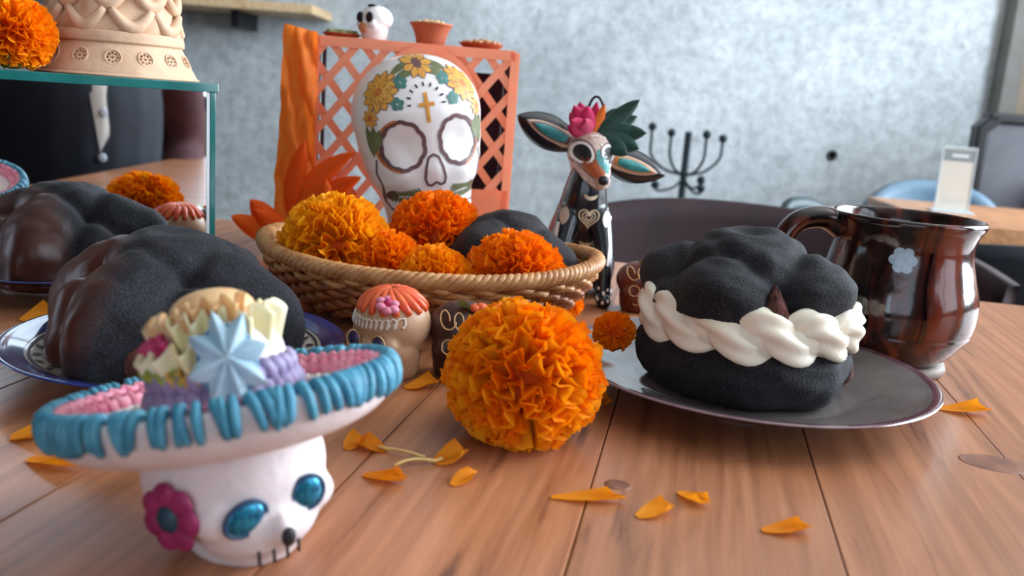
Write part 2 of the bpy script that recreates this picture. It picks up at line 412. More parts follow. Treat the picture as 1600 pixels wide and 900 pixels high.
M_iwht = mat('white_icing', '#f3e4d6', rough=.5, sss=.25)
M_clay = mat('raw_clay', '#d9b596', '#c9a384', scale=60, rough=.8, bump=.25, bscale=160)
M_terra = mat('terracotta', '#b9623c', '#a4522f', scale=60, rough=.65, bump=.2, bscale=200)
M_choc = mat('milk_chocolate', '#4a2a22', '#3c201a', scale=60, rough=.4, sss=.1)
M_orange = mat_petal('orange_tissue_paper', '#ff7420', '#ff8a34', .5)
M_orangeL = mat_petal('orange_cut_paper_backlit', '#ffa27a', '#ffb48f', .45)  # paler orange: light passing through the paper is put into the colour
M_plumpaper = mat('plum_card', '#4a3a4c', '#3c3040', scale=40, rough=.8)
M_navy = mat('navy_upholstery', '#0b1019', '#101722', scale=30, rough=.7)
M_brownsofa = mat('dark_brown_leather', '#2a1c1f', '#322224', scale=18, rough=.75, spec=.25)
M_bluechair = mat('blue_grey_shell', '#5a7488', '#6c8496', scale=14, rough=.35)
M_teal = mat('dark_teal_shell', '#1d3338', '#27424a', scale=14, rough=.4)
M_iron = mat('black_iron', '#1b2a30', rough=.45, metal=.6)
M_dark = mat('dark_metal', '#141416', rough=.4, metal=.5)

# ------------------------------------------------------------------ the room
struct(mk('floor', *box(-3.2, 2.1, -3.1, 3.3, -.1, 0), mat('floor_tile', '#5a4f49', '#4b423e', scale=6, rough=.5)))
struct(mk('ceiling', *box(-3.2, 2.1, -3.1, 3.3, 2.7, 2.8), mat('ceiling_paint', '#cfc9c0', rough=.9)))
wb = struct(mk('wall_back', *box(-3.2, 1.50, 3.0, 3.2, 0, 2.7), M_conc, smooth=False))
mk('tie_hole', *xf(lathe([(.016, 0), (.018, .004), (.011, .004), (.010, -.0)], 20), T(1.02, 3.0, TZ + .06) @ RX(radians(90))), mat('hole_dark', '#3c4248', rough=.9), wb)
M_beige = mat('beige_plaster', '#cdb9a4', '#c2ad98', scale=5, rough=.85)
struct(mk('wall_left', *box(-3.2, -3.1, -3.1, 3.0, 0, 2.7), mat('warm_plaster', '#8d7565', '#806857', scale=4, rough=.9)))
struct(mk('trim_1', *box(1.50, 1.555, 2.93, 3.2, 0, 2.7, .004), mat('grey_pillar', '#83807c', '#77746f', scale=10, rough=.8)))
# right wall with two tall openings
wr = join(box(1.9, 2.0, -3.1, -1.75, 0, 2.7), box(1.9, 2.0, .05, .45, .8, 2.5), box(1.9, 2.0, 2.25, 3.2, 0, 2.7), box(1.9, 2.0, -1.75, 2.25, 0, .8), box(1.9, 2.0, -1.75, 2.25, 2.5, 2.7))
struct(mk('wall_right', *wr, M_beige, smooth=False))
struct(mk('trim_2', *box(1.555, 1.9, 3.0, 3.2, 0, 2.7), M_beige))
M_frame = mat('window_metal', '#2a2a2c', rough=.4, metal=.4)
for i, (a, b) in enumerate(((-1.75, .05), (.45, 2.25))):
    fr = [box(1.93, 1.97, a, a + .05, .8, 2.5), box(1.93, 1.97, b - .05, b, .8, 2.5), box(1.93, 1.97, a, b, .8, .85), box(1.93, 1.97, a, b, 2.45, 2.5), box(1.935, 1.965, (a + b) / 2 - .02, (a + b) / 2 + .02, .85, 2.45), box(1.935, 1.965, a, b, 1.75, 1.79)]
    struct(mk('window_%d' % (i + 1), *join(*fr), M_frame, smooth=False))
wf = join(box(-3.2, -1.8, -3.1, -3.0, 0, 2.7), box(.6, 2.0, -3.1, -3.0, 0, 2.7), box(-1.8, .6, -3.1, -3.0, 0, .75), box(-1.8, .6, -3.1, -3.0, 2.45, 2.7))
struct(mk('wall_front', *wf, mat('front_plaster', '#6e5350', '#5f4744', scale=4, rough=.9), smooth=False))
fr = [box(-1.8, -1.75, -3.07, -3.03, .75, 2.45), box(.55, .6, -3.07, -3.03, .75, 2.45), box(-.62, -.58, -3.07, -3.03, .75, 2.45), box(-1.8, .6, -3.07, -3.03, .75, .8), box(-1.8, .6, -3.07, -3.03, 2.4, 2.45)]
struct(mk('window_3', *join(*fr), M_frame, smooth=False))

# ------------------------------------------------------------------ the near table, plank by plank
TA = radians(-11)
tb = thing('dining_table', 'long wooden plank table carrying the breads, basket and marigolds', 'table', (0.05, .55, 0), (0, 0, TA))
PW, y0, y1 = .105, -.42, .435
x = -.92; k = 0
while x < .95:
    mk('plank', *box(x + .0003, x + PW - .0003, y0, y1, TZ - .035, TZ, .0007), M_table, tb, smooth=False)
    x += PW; k += 1
for sx in (-.85, .88):
    for sy in (y0 + .06, y1 - .06):
        mk('leg', *box(sx - .03, sx + .03, sy - .03, sy + .03, 0, TZ - .10, .004), M_table, tb, smooth=False)
for sy in (y0 + .05, y1 - .05): mk('apron', *box(-.82, .85, sy - .011, sy + .011, TZ - .11, TZ - .0345), M_table, tb, smooth=False)
M_knot = mat('wood_knot', '#6d4030', '#8d5a40', scale=140, rough=.4, stretch=(1, .35, 1))
iv = Matrix.Rotation(-TA, 4, 'Z') @ T(-.05, -.55, 0)
for (kx, ky, a, b) in ((.262, .447, .020, .013), (.055, .384, .0065, .006), (.33, .75, .008, .009)):
    p = iv @ Vector((kx, ky, TZ))
    rings = [lathe([(.0, .0002), (.55, .00025), (.9, .00022), (1.0, -.0002)], 32, a, b)]
    mk('knot', *rings[0], M_knot, tb, p)

# ------------------------------------------------------------------ marigolds
def petal_vf(W, Lg, seed, nu=10, nv=3):
    rg = random.Random(seed); ph = rg.uniform(0, 6.28); fr = rg.uniform(1.2, 2.0); curl = rg.uniform(-.3, .3)
    jag = [rg.uniform(-.05, .07) for _ in range(nu + 1)]
    def f(u, v):
        s = u * 2 - 1; w = W * (.22 + .78 * v ** .8)
        y = W * .46 * v * sin(s * pi * fr + ph) + W * curl * v * v
        xx = s * w * (1 - .12 * abs(s)); z = Lg * (v - .10 * s * s * v) + (jag[int(round(u * nu))] * Lg if v > .9 else 0)
        return (xx, y, z)
    return grid(f, nu, nv)
def fib(n):
    g = pi * (3 - sqrt(5))
    for i in range(n):
        z = 1 - 2 * (i + .5) / n; r = sqrt(1 - z * z); yield Vector((r * cos(g * i), r * sin(g * i), z))
def petal_frames(R, n, seed, sq=(1, 1, 1)):
    rg = random.Random(seed)
    for d in fib(n):
        d = (d + Vector((rg.gauss(0, .05), rg.gauss(0, .05), rg.gauss(0, .05)))).normalized()
        if d.z < -.86: continue
        # petals cling a little upwards, like a pompom set on its calyx
        q = d.to_track_quat('Z', 'X').to_matrix().to_4x4()
        base = Vector((d.x * sq[0], d.y * sq[1], d.z * sq[2])) * R * .52
        yield T(*base) @ q @ RZ(rg.uniform(0, 2 * pi)) @ RX(rg.gauss(0, .18)), rg
def marigold(label, loc, R, n, seed, group, sq=(1, 1, .88), rot=(0, 0, 0), parts=False, m=None):
    t = thing('marigold', label, 'flower', loc, rot, group)
    c = mk('heart', *ball((0, 0, 0), (R * .54 * sq[0], R * .54 * sq[1], R * .54 * sq[2]), 24, 14), M_marc, t)
    W, Lg = R * .225, R * .50
    var = [petal_vf(W, Lg, 100 + i) for i in range(7)]
    m = m or M_mari
    if parts:
        mes = []
        for i, (v, f) in enumerate(var):
            me = bpy.data.meshes.new('petal'); me.from_pydata([tuple(p) for p in v], [], f); me.materials.append(m)
            me.polygons.foreach_set('use_smooth', [True] * len(f)); mes.append(me)
        for i, (M, rg) in enumerate(petal_frames(R, n, seed, sq)):
            o = bpy.data.objects.new('petal', mes[i % 7]); COL.objects.link(o); o.parent = t
            o.matrix_local = M @ SC(1, 1, rg.uniform(.92, 1.1))
    else:
        L_ = [xf(var[i % 7], M @ SC(1, 1, rg.uniform(.9, 1.12))) for i, (M, rg) in enumerate(petal_frames(R, n, seed, sq))]
        o = mk('petals', *join(*L_), m, t); o['kind'] = 'stuff'
    mk('calyx', *lathe([(.06 * R, -R * 1.02 * sq[2]), (.3 * R, -R * .96 * sq[2]), (.5 * R, -R * .75 * sq[2]), (.42 * R, -R * .55 * sq[2])], 16), M_sepal, t)
    return t
GM = 'marigold heads on the table'
marigold('largest orange marigold head, alone in front on the bare table', (.0090, .4375, TZ + .0325), .0395, 300, 3, GM, (1, 1, .86), (radians(16), radians(4), 0), True)
GB = 'marigold heads in the wicker basket'
marigold('biggest marigold in the basket, at its left end', (-.134, .658, TZ + .052), .041, 300, 5, GB, (1, 1, .85), (radians(14), radians(-6), 0), m=M_mari)
marigold('small deep orange marigold beside the biggest one in the basket', (-.0945, .644, TZ + .041), .029, 240, 6, GB, m=M_mari2)
marigold('marigold at the back of the basket in front of the painted skull', (-.065, .718, TZ + .058), .0365, 280, 7, GB, (1, 1, .85), (radians(10), 0, 0), m=M_mari2)
marigold('low marigold against the front rim of the basket', (-.055, .627, TZ + .0365), .028, 240, 8, GB, m=M_mari)
marigold('marigold resting against the black bread at the right of the basket', (.002, .642, TZ + .0435), .0345, 280, 9, GB, (1.08, 1, .80), (radians(12), radians(8), 0), m=M_mari2)
marigold('marigold standing on top of the mirror case beside the clay figure', (-.3300, .5876, TZ + .1865), .0250, 260, 10, GM, m=M_mari)
marigold('little marigold lying at the left edge of the grey plate', (.0665, .550, TZ + .030), .0135, 130, 11, GM, m=M_mari)
marigold('small marigold half hidden under the right end of the basket', (.046, .702, TZ + .0115), .0125, 130, 12, GM, m=M_mari2)

# loose petals on the wood
def loose(label, x, y, ang, ln, wd, tail=0, seed=0, tilt=0):
    rg = random.Random(seed); ph = rg.uniform(0, 6)
    def f(u, v):
        s = v * 2 - 1; w = wd * (.20 + .80 * sin(pi * (.04 + .78 * u)) ** .8)
        z = .0012 + .10 * wd * (1 + sin(s * 5 + ph) * u) + (abs(s) ** 2) * wd * .30 * u + .22 * wd * u * u
        return (ln * (u - .30 * s * s * u * u + .045 * u * sin(s * 11 + ph)), w * s * .5, z)
    t = thing('loose_petal', label, 'petal', (x, y, TZ), (0, 0, ang), 'loose marigold petals on the table')
    V, Fc = grid(f, 10, 8)
    mz = min(p.z for p in V)
    mk('blade', [p - Vector((0, 0, mz - .0006)) for p in V], Fc, M_loose, t, rot=(0, 0, 0))
    if tail:
        pts = [(-tail * i / 8, .12 * tail * sin(i / 8 * 2.4), .0016 + .0015 * sin(i / 8 * pi)) for i in range(9)]
        mk('stalk', *tube([(.004, 0, .0022)] + pts, [.0009] * 3 + [.0007] * 7, 6), M_stalk, t)
    return t
loose('curled petal at the far left of the table near the hat brim', -.225, .385, .4, .022, .018, 0, 1)
loose('petal lying under the left tip of the hat brim', -.205, .364, -.25, .028, .013, 0, 2)
loose('bright petal with a long pale stalk beside the sugar skull', -.054, .402, 2.9, .016, .012, .020, 3)
loose('flat petal in front of the long-stalked one by the sugar skull', -.060, .374, -.35, .022, .011, 0, 4)
loose('two-lobed petal with a bent stalk in front of the largest marigold', -.030, .392, .55, .017, .015, .020, 5)
loose('short petal right of the bent-stalk petal', -.020, .369, .9, .016, .009, 0, 6)
loose('long slim petal beside the small wood knot', .024, .365, .02, .034, .009, 0, 7)
loose('upright orange petal on the dark seam in front of the grey plate', .083, .381, -1.0, .019, .010, 0, 8)
loose('bright petal touching the right rim of the grey plate', .270, .534, -.22, .030, .014, 0, 9)
loose('small red-orange petal at the foot of the clay-coloured skull', -.058, .497, .3, .020, .014, 0, 10)
loose('petal close to the bottom edge below the orange petal on the seam', .060, .352, .5, .020, .010, 0, 11)
loose('petal at the bottom edge under the grey plate', .112, .348, .1, .022, .009, 0, 12)
loose('petal left of the blue-rimmed plate, nearest the plate foot', -.300, .492, .8, .022, .016, 0, 13)
loose('petal left of the blue-rimmed plate, farther back', -.335, .575, -.2, .026, .018, 0, 14)
loose('petal far back beside the mirror case', -.300, .545, .5, .024, .018, 0, 15)
loose('petal on the table just behind the largest marigold', .050, .492, .2, .014, .011, 0, 16)
loose('short petal at the right jaw of the sugar skull', -.073, .40, 1.2, .016, .010, 0, 17)

# ------------------------------------------------------------------ plates
def plate_prof(R, h, well):
    out = [(0, .004), (R * .42, .004), (R * .44, 0), (R * .50, 0), (R * .52, .004), (R * .74, h * .45), (R * .95, h * .88), (R * .995, h * .97), (R, h), (R * .985, h * 1.03), (R * .95, h * .99)]
    inn = [(R * .80, h * .62 + .0025), (well, .0085), (well * .8, .0075), (0, .0072)]
    return smoothp(out, 3), smoothp([(R * .95, h * .99)] + inn, 4)
tp = thing('dinner_plate', 'grey-brown glazed plate with a plum rim under the cream-filled bread', 'plate', (.1475, .5365, TZ))
o_, i_ = plate_prof(.1125, .0205, .070)
cut = [p for p in i_ if p[0] < .1125 * .955]
mk('body', *lathe(o_[:-7], 96, cap=False), M_platerim, tp)
mk('rim', *lathe(o_[-8:], 96, cap=False), M_platerim, tp)
mk('well', *lathe(i_, 96, cap=False), M_plate, tp)
tp = thing('dinner_plate', 'cobalt-rimmed white plate with black motifs under the large black bread', 'plate', (-.1895, .4986, TZ))
o_, i_ = plate_prof(.0945, .0205, .052)
mk('body', *lathe(o_[:-13], 96, cap=False), M_white_gl, tp)
mk('rim', *lathe(o_[-14:] + [(.0945 * .93, .0200), (.0945 * .90, .0190), (.0945 * .845, .0171)], 96, cap=False), M_blue_gl, tp)
vf = lathe([(r, z) for r, z in i_ if r < .0945 * .86], 96, cap=False)
mk('well', *vf, M_white_gl, tp)
pa = Painter(bvh_of(vf), (0, 0, 0), (1, 0, 0), (0, 1, 0))
for k in range(16):
    a = 2 * pi * k / 16; L_ = []
    for da, rr, s in ((0, .0675, 1), (-.09, .0615, .8), (.09, .0615, .8), (-.10, .0735, .7), (.10, .0735, .7)):
        cx, cy = rr * cos(a + da), rr * sin(a + da)
        L_.append(pa.fill(ell(cx, cy, .0042 * s, .0022 * s, a + da * 9, 12), 2))
    L_.append(pa.stroke([((.0595 + .0 * i) * cos(a + (i - 3) * .03), (.0595 - .0018 * sin(i * pi / 6)) * sin(a + (i - 3) * .03)) for i in range(7)], .0009))
    mk('painted_motif', *join(*L_), M_ink, tp)
mk('painted_line', *join(pa.stroke([(.0775 * cos(t / 48 * 2 * pi), .0775 * sin(t / 48 * 2 * pi)) for t in range(48)], .0014, True)), M_ink, tp)

# ------------------------------------------------------------------ breads
def bread_vf(R, h, bones, seed, nu=120, nv=52, under=.22, lobes=(), ridge=.16, wob=.035, crease=.05, rim=1.0):
    """domed bread of the dead: crossing bone ridges, knobs and a top ball"""
    def f(u, v):
        th = 2 * pi * u; ph = v * (pi / 2 + under * pi)
        sp = sin(ph); e = .80
        rx = R * (abs(sp) ** e) if ph < pi / 2 else R * (1 - .55 * (ph - pi / 2) ** 1.6)
        z = h * (cos(ph) if cos(ph) < 0 else cos(ph) ** .85)
        if ph > pi / 2: z = -h * .28 * sin(ph - pi / 2) * 1.2
        d = 0
        for b, wd in bones:
            da = (th - b + pi) % (2 * pi) - pi
            arc = da * max(sp, .12)
            prof = .80 + .30 * cos(ph * 5.0) if ph < pi / 2 else .9 * max(0, 1 - (ph - pi / 2) * 2.2)
            d -= crease * exp(-((abs(arc) - wd * 1.9) / (wd * .42)) ** 2) * min(1, (sp / .5) ** 2) * max(0, 1 - max(0, ph - 1.5) * 2)
            d += ridge * prof * exp(-(arc / wd) ** 2) * min(1, (sp / .55) ** 1.5) * (1 + (rim - 1) * min(1, max(0, (ph - .75) / .7)))
        d += .15 * exp(-(ph / .34) ** 2)
        for (la, lp, lw, lamp) in lobes:
            da = ((th - la + pi) % (2 * pi) - pi) * max(sp, .2)
            d += lamp * exp(-((da / lw) ** 2 + ((ph - lp) / lw) ** 2))
        q = Vector((cos(th) * sp * 1.6 + seed, sin(th) * sp * 1.6, cos(ph) * 1.6))
        d += wob * noise.noise(q * 1.3) + wob * .4 * noise.noise(q * 4)
        n = Vector((cos(th) * sp, sin(th) * sp, max(cos(ph), 0) * 1.0))
        return Vector((cos(th) * rx, sin(th) * rx, z)) + n * d * R
    return grid(f, nu, nv, cu=True)
def settle(vf, z0=0.0):
    m = min(p.z for p in vf[0]); return [p - Vector((0, 0, m - z0)) for p in vf[0]], vf[1]
def squash_floor(vf, z=0.0):
    return [Vector((p.x, p.y, max(p.z, z))) for p in vf[0]], vf[1]
b1 = thing('bread_of_the_dead', 'large black sugared bread with a chocolate-glazed side on the cobalt-rimmed plate', 'bread', (-.197, .503, TZ + .0078), (0, 0, 0))
vf = bread_vf(.0660, .056, [(radians(a), .23) for a in (-8, 72, 165, 258)], 1.7, lobes=((radians(-30), 1.05, .28, .12), (radians(55), .9, .3, .08), (radians(-75), 1.15, .22, .10)), ridge=.25, crease=.07)
vf = squash_floor(settle(vf, -.006), 0)
mk('loaf', *vf, M_blackglaze, b1)
mk('torn_crumb', *ball((.016, -.0655, .014), (.016, .008, .012), 14, 9), M_crumb, b1)
b2 = thing('bread_of_the_dead', 'plain black bread lying among the marigolds in the wicker basket', 'bread', (-.006, .702, TZ + .0330), (radians(-6), radians(10), .3))
vf = bread_vf(.0535, .040, [(radians(a), .30) for a in (40, 130, 220, 310)], 4.1, nu=90, nv=40, ridge=.15)
mk('loaf', *vf, mat_sugar('dark_plain_crust', '#1a1418', '#2c2428'), b2)
# cream sandwich
SX, SY, SZ = .1445, .5335, TZ + .0078
bs = thing('cream_bread', 'black bread split in two and filled with piped white cream on the grey plate', 'bread', (SX, SY, SZ))
def lower(u, v):
    th = 2 * pi * u; prof = smoothp([(.0, 0), (.045, 0), (.0575, .003), (.0635, .014), (.0635, .024), (.060, .031), (.052, .0335), (.0, .034)], 6)
    i = min(int(v * (len(prof) - 1) + .5), len(prof) - 1); r, z = prof[i]
    n = noise.noise(Vector((cos(th) * 2, sin(th) * 2, z * 40))) * .05 + noise.noise(Vector((cos(th) * 6, sin(th) * 6, z * 120))) * .025
    if r > .05: r *= 1 + n
    return (r * cos(th), r * sin(th), z + (.0015 * noise.noise(Vector((cos(th) * 3, sin(th) * 3, 7))) if z > .02 else 0))
mk('lower_half', *grid(lower, 110, 42, cu=True), M_black, bs)
for a, z, s in ((-24, .019, 1.0), (-12, .012, .8)):
    mk('torn_crumb', *ball((.0585 * cos(radians(a)), .0585 * sin(radians(a)), z), (.0065 * s, .0065 * s, .0085 * s), 12, 8), M_crumb, bs)
# piped ruffle: a ribbed rope looping round the rim, plus inner filling
mk('filling', *lathe(smoothp([(.0, .032), (.05, .032), (.056, .038), (.056, .045), (.05, .050), (0, .050)], 4), 48), M_cream, bs)
mk('cream_core', *tube([(.0515 * cos(t), .0515 * sin(t), .0430) for t in (2 * pi * k / 60 for k in range(60))], .0115, 14, closed=True), M_cream, bs)
for k in range(13):
    a = 2 * pi * k / 13 + random.uniform(-.05, .05); q, rr = [], []; fl_ = random.uniform(.9, 1.1)
    for j in range(40):
        u_ = j / 39; w_ = u_ * u_ * (3 - 2 * u_)
        r_ = .0540 + .0050 * sin(pi * u_) - .004 * u_; q.append((r_ * cos(a + .86 * u_), r_ * sin(a + .86 * u_), .0490 - .0125 * w_ * fl_ + .0042 * sin(2 * pi * u_)))
        rr.append(.0100 * (.25 + .75 * sin(pi * (.10 + .80 * u_)) ** .8))
    mk('cream_swirl', *tube(q, rr, 28, lobes=5, lobe_amp=.13, twist=3.5), M_cream, bs)
for k in range(7):
    a = radians(-70 + k * 22); q = []
    for j in range(30):
        u_ = j / 29; q.append(((.0550 + .003 * cos(u_ * 9)) * cos(a + .07 * sin(u_ * 9)), (.0550 + .003 * cos(u_ * 9)) * sin(a + .07 * sin(u_ * 9)), .034 + .016 * u_))
    mk('cream_swirl', *tube(q, [.0075 * (1 - .6 * abs(j / 29 - .45)) for j in range(30)], 20, lobes=6, lobe_amp=.12, twist=8), M_cream, bs) if k > 2 else None
vf = bread_vf(.0585, .0325, [(radians(a), .33) for a in (-34, 58, 148, -122)], 8.3, under=.10, ridge=.27, wob=.05, crease=.07, rim=.38, lobes=((radians(-82), 1.45, .20, -.30), (radians(-82), 1.1, .12, -.16)))
vf = [Vector((p.x, p.y, p.z if p.z > .004 else .004 + (p.z - .004) * .25)) for p in vf[0]], vf[1]
th = mk('upper_half', *vf, M_black, bs, (-.004, 0, .0505), (radians(2), radians(-2.5), 0))
cv, cf = ball((0, 0, 0), (.0125, .0080, .0150), 28, 18)
cv = [Vector((p.x * (1.0 - .75 * max(0, (p.z + .015) / .030)), p.y + .002 * noise.noise(p * 260) + .006 * max(0, p.z / .015), p.z + .0012 * noise.noise(p * 300))) for p in cv]
mk('torn_crumb', [p + Vector((.0062, -.0490, .0062)) for p in cv], cf, M_crumb, th)
mk('underside', *lathe([(.0, -.0035), (.05, -.0035), (.0555, .0), (.0555, .004), (0, .004)], 48), M_crumb, th)

# ------------------------------------------------------------------ wicker basket
BX, BY = -.0645, .6850
bk = thing('wicker_basket', 'oval woven wicker basket full of marigolds and a black bread', 'basket', (BX, BY, TZ), (0, 0, radians(-4)))
BH = .0455
def bas(a, t, off=0):
    s = t ** .75
    ax = .088 + (.1285 - .088) * s + .006 * sin(pi * t); ay = .064 + (.0985 - .064) * s + .006 * sin(pi * t)
    end = abs(cos(a)) ** 3
    z = .004 + t * (BH - .004) + .007 * t * end
    return Vector(((ax + off) * cos(a), (ay + off) * sin(a), z))
NS = 52
for k in range(NS):
    a = 2 * pi * (k + .25) / NS
    mk('stake', *tube([bas(a, .02 + .98 * j / 7) for j in range(8)], .0019, 6), M_wick, bk)
rows = 11
for i in range(rows):
    t = (i + .4) / rows; n = NS * 6
    pts = [bas(2 * pi * k / n, t, .0031 * cos(pi * NS * k / n + pi * i + .25 * 2 * pi)) + Vector((0, 0, .0006 * sin(pi * NS * k / n * 2))) for k in range(n)]
    mk('weaver', *tube(pts, .0024, 6, closed=True), M_wick if i < 8 else M_wick2, bk)
for s in range(4):
    n = 360; pts = []
    for k in range(n):
        a = 2 * pi * k / n; b = 36 * a + s * pi / 2
        c = bas(a, 1.0, .0034 * cos(b)); pts.append(c + Vector((0, 0, .0034 * sin(b))))
    mk('rim_strand', *tube(pts, .0031, 6, closed=True), M_wick2, bk)
mk('bottom', *lathe([(0, .002), (.082, .002), (.086, .005), (.082, .008), (0, .008)], 48, 1, .73), M_wick, bk)
fl = tag(mk('tissue_filler', *lathe(smoothp([(0, .0085), (.072, .0085), (.088, .016), (.085, .019), (.05, .022), (0, .024)], 3), 40, 1, .72, lambda r, z, a: r * (1 + .03 * sin(9 * a))), M_orange, None, (BX, BY, TZ)), 'crumpled orange tissue paper lining the bottom of the wicker basket', 'tissue paper')

# ------------------------------------------------------------------ glazed mug
mg = thing('clay_mug', 'glossy dark brown glazed clay mug with a loop handle behind the grey plate', 'mug', (.2735, .632, TZ), (0, 0, radians(8)))
pf = smoothp([(0, .002), (.030, .002), (.033, 0), (.037, 0), (.038, .003), (.037, .008), (.044, .015), (.0515, .026), (.0525, .0285), (.0535, .029), (.0535, .0315), (.0545, .033), (.0555, .042), (.0545, .055), (.0505, .070), (.0475, .082), (.0468, .092), (.0490, .1005), (.0515, .1045), (.0522, .1075), (.0508, .1095), (.0485, .1085), (.0455, .100), (.0445, .085), (.050, .055), (.048, .03), (.035, .012), (0, .010)], 4)
vf = lathe(pf, 96, fr=lambda r, z, a: r * (1 + (.006 * sin(3 * a + z * 60) if .01 < z < .1 else 0)))
mk('body', *vf, M_mug, mg)
hp = [(-.046, .004, .098), (-.060, .004, .104), (-.078, .004, .100), (-.087, .004, .086), (-.083, .004, .069), (-.068, .004, .058), (-.052, .004, .056)]
hp = smoothp(hp, 6); mk('handle', *tube(hp, [.0108 - .002 * sin(pi * i / len(hp)) for i in range(len(hp))], 16, flat=.8), M_mug, mg)
mk('foot_ring', *lathe([(.030, -.0002), (.0400, -.0002), (.0415, .003), (.0400, .0075), (.030, .0075)], 48), mat('bare_clay_foot', '#8f7d72', '#7d6b60', scale=80, rough=.6), mg)
mk('cocoa', *lathe([(0, .0862), (.0442, .0862), (.0446, .0858)], 40), M_choc, mg)
pa = Painter(bvh_of(vf), (0, 0, 0), (cos(radians(-14)), sin(radians(-14)), 0), (0, 0, 1))
M_daisy = mat('pale_blue_paint', '#a9bccb', '#8ea4b8', scale=300, rough=.3)
L_ = [pa.fill(ell(-.012 + .0050 * cos(k * pi / 3), .0835 + .0056 * sin(k * pi / 3), .0036, .0036, 0, 12), 2) for k in range(6)] + [pa.fill(ell(-.012, .0835, .004, .004, 0, 12), 2)]
mk('painted_daisy', *join(*L_), M_daisy, mg)
for x_, z0_, z1_, w_ in ((-.031, .030, .078, .0035), (.004, .030, .090, .0030), (-.018, .032, .070, .004)):
    mk('glaze_drip', *pa.stroke([(x_ + .001 * sin(i), z0_ + (z1_ - z0_) * i / 8) for i in range(9)], lambda t, w=w_: w * (.5 + .5 * (1 - t))), mat('dark_drip', '#0d0607', rough=.1, coat=1), mg)

# ------------------------------------------------------------------ sugar skull with wide-brimmed hat (foreground left)
HX, HY = -.0945, .312
sk = thing('sugar_skull', 'white sugar skull wearing a huge iced hat, nearest thing at lower left', 'sugar skull', (HX, HY, TZ), (0, 0, radians(12)))
parts = [ball((0, .004, .029), (.0335, .034, .028), 28, 18), ball((0, -.012, .016), (.0235, .021, .016), 24, 14), ball((-.017, -.020, .022), (.010, .009, .008)), ball((.017, -.020, .022), (.010, .009, .008)),
         lathe([(.020, 0), (.0215, .004), (.021, .018), (.02, .024)], 24, 1, 1.25), ball((0, -.0335, .017), (.004, .004, .006)), ball((0, 0, .048), (.024, .024, .010))]
hm = fuse(parts, .0016, 8, 'head')
hd = mko('head', hm, M_sugar, sk, (0, 0, 0), (0, radians(-4), radians(30)))
pa = Painter(bvh_mesh(hm), (0, 0, 0), (1, 0, 0), (0, 0, 1), .0003)
M_seq = mat('teal_sequin', '#2c8fae', '#144a68', scale=420, rough=.22, metal=.55)
for x_, z_, rx_, rz_, tl in ((-.0115, .0235, .0078, .0060, .25), (.0125, .0255, .0062, .0064, 0)):
    p = pa.pt(x_, z_)
    e = mk('eye', *xf(ball((0, 0, 0), (rx_, .0025, rz_), 20, 12), RY(-tl)), M_seq, hd, p)
    mk('eye_rim', *xf(tube([(rx_ * cos(t), -.0006, rz_ * sin(t)) for t in (2 * pi * i / 24 for i in range(24))], .0009, 6, closed=True), RY(-tl)), mat('dark_blue_icing', '#173c5c', rough=.4), e)
for k, x_ in enumerate((-.0075, -.0025, .0025, .0075)):
    p = pa.pt(x_, .0085); mk('tooth_line', *tube([p + Vector((0, 0, -.004)), p, p + Vector((0, 0, .004))], .0006, 6), M_ink, hd)
p = pa.pt(0, .0165); mk('nose_mark', *ball(p, (.0028, .0015, .0036), 12, 8), M_ink, hd)
# magenta flower on the temple
fl_ = Matrix.Translation(Vector((-.0310, -.0125, .0235))) @ RZ(radians(-66)) @ RX(radians(90))
fo = mk('temple_flower', *xf(ball((0, 0, 0), (.0055, .0055, .0035), 16, 10), fl_), mat('dark_teal_icing', '#1f4a5c', '#173a4a', scale=200, rough=.5), hd)
for k in range(7):
    a = 2 * pi * k / 7; mk('petal', *xf(ball((.0078 * cos(a), .0078 * sin(a), 0), (.0052, .0052, .002), 12, 8), fl_), mat('deep_magenta_icing', '#8e1f55', '#a42a64', scale=150, rough=.55), fo)
# hat: rotation tips it up to the right and back
ht = bpy.data.objects.new('hat', None); COL.objects.link(ht); ht.parent = sk
hatM = RZ(radians(-12)) @ Matrix.Translation((-.0058, .002, .0440)) @ RX(radians(-8)) @ RY(radians(-12.5)) @ SC(.93, .93, 1.27)
prof = smoothp([(0, -.0062), (.022, -.0064), (.040, -.0050), (.055, -.0018), (.0630, .0032), (.0655, .0095), (.0640, .0112), (.060, .0095), (.050, .0065), (.034, .0055), (.026, .0075), (.0255, .014), (.0235, .024), (.018, .031), (.008, .0335), (0, .034)], 4)
bpy.data.objects.remove(ht)
hvf = lathe(prof, 96, fr=lambda r, z, a: r * (1 + .03 * cos(2 * a + .3)) * (1 + (.006 * sin(7 * a) if r > .05 else 0)))
ht = mk('hat', *hvf, M_sugar, sk); ht.matrix_local = hatM
hb = bvh_of(hvf)
def on_hat(r, a):
    h = hb.ray_cast(Vector((r * cos(a), r * sin(a), .2)), Vector((0, 0, -1))); return h[0]
me = None
for k in range(104):
    a = 2 * pi * (k + random.uniform(-.3, .3)) / 104
    rr = .0655 * (1 + .03 * cos(2 * a + .3))
    L_ = random.uniform(-.55, .30)
    q = [(rr - .0045, .0117), (rr - .0015, .0128), (rr + .0012, .0105), (rr + .0010, .0060), (rr - .0015, .0045 - .0035 * L_)]
    q = smoothp(q, 2); ja = random.uniform(-.012, .012)
    mk('icing_shell', *tube([(r * cos(a + ja * i), r * sin(a + ja * i), z) for i, (r, z) in enumerate(q)], [.0012, .0018, .0020, .0021, .0020, .0019, .0018, .0016, .0009][:len(q)], 6), M_iblue, ht)
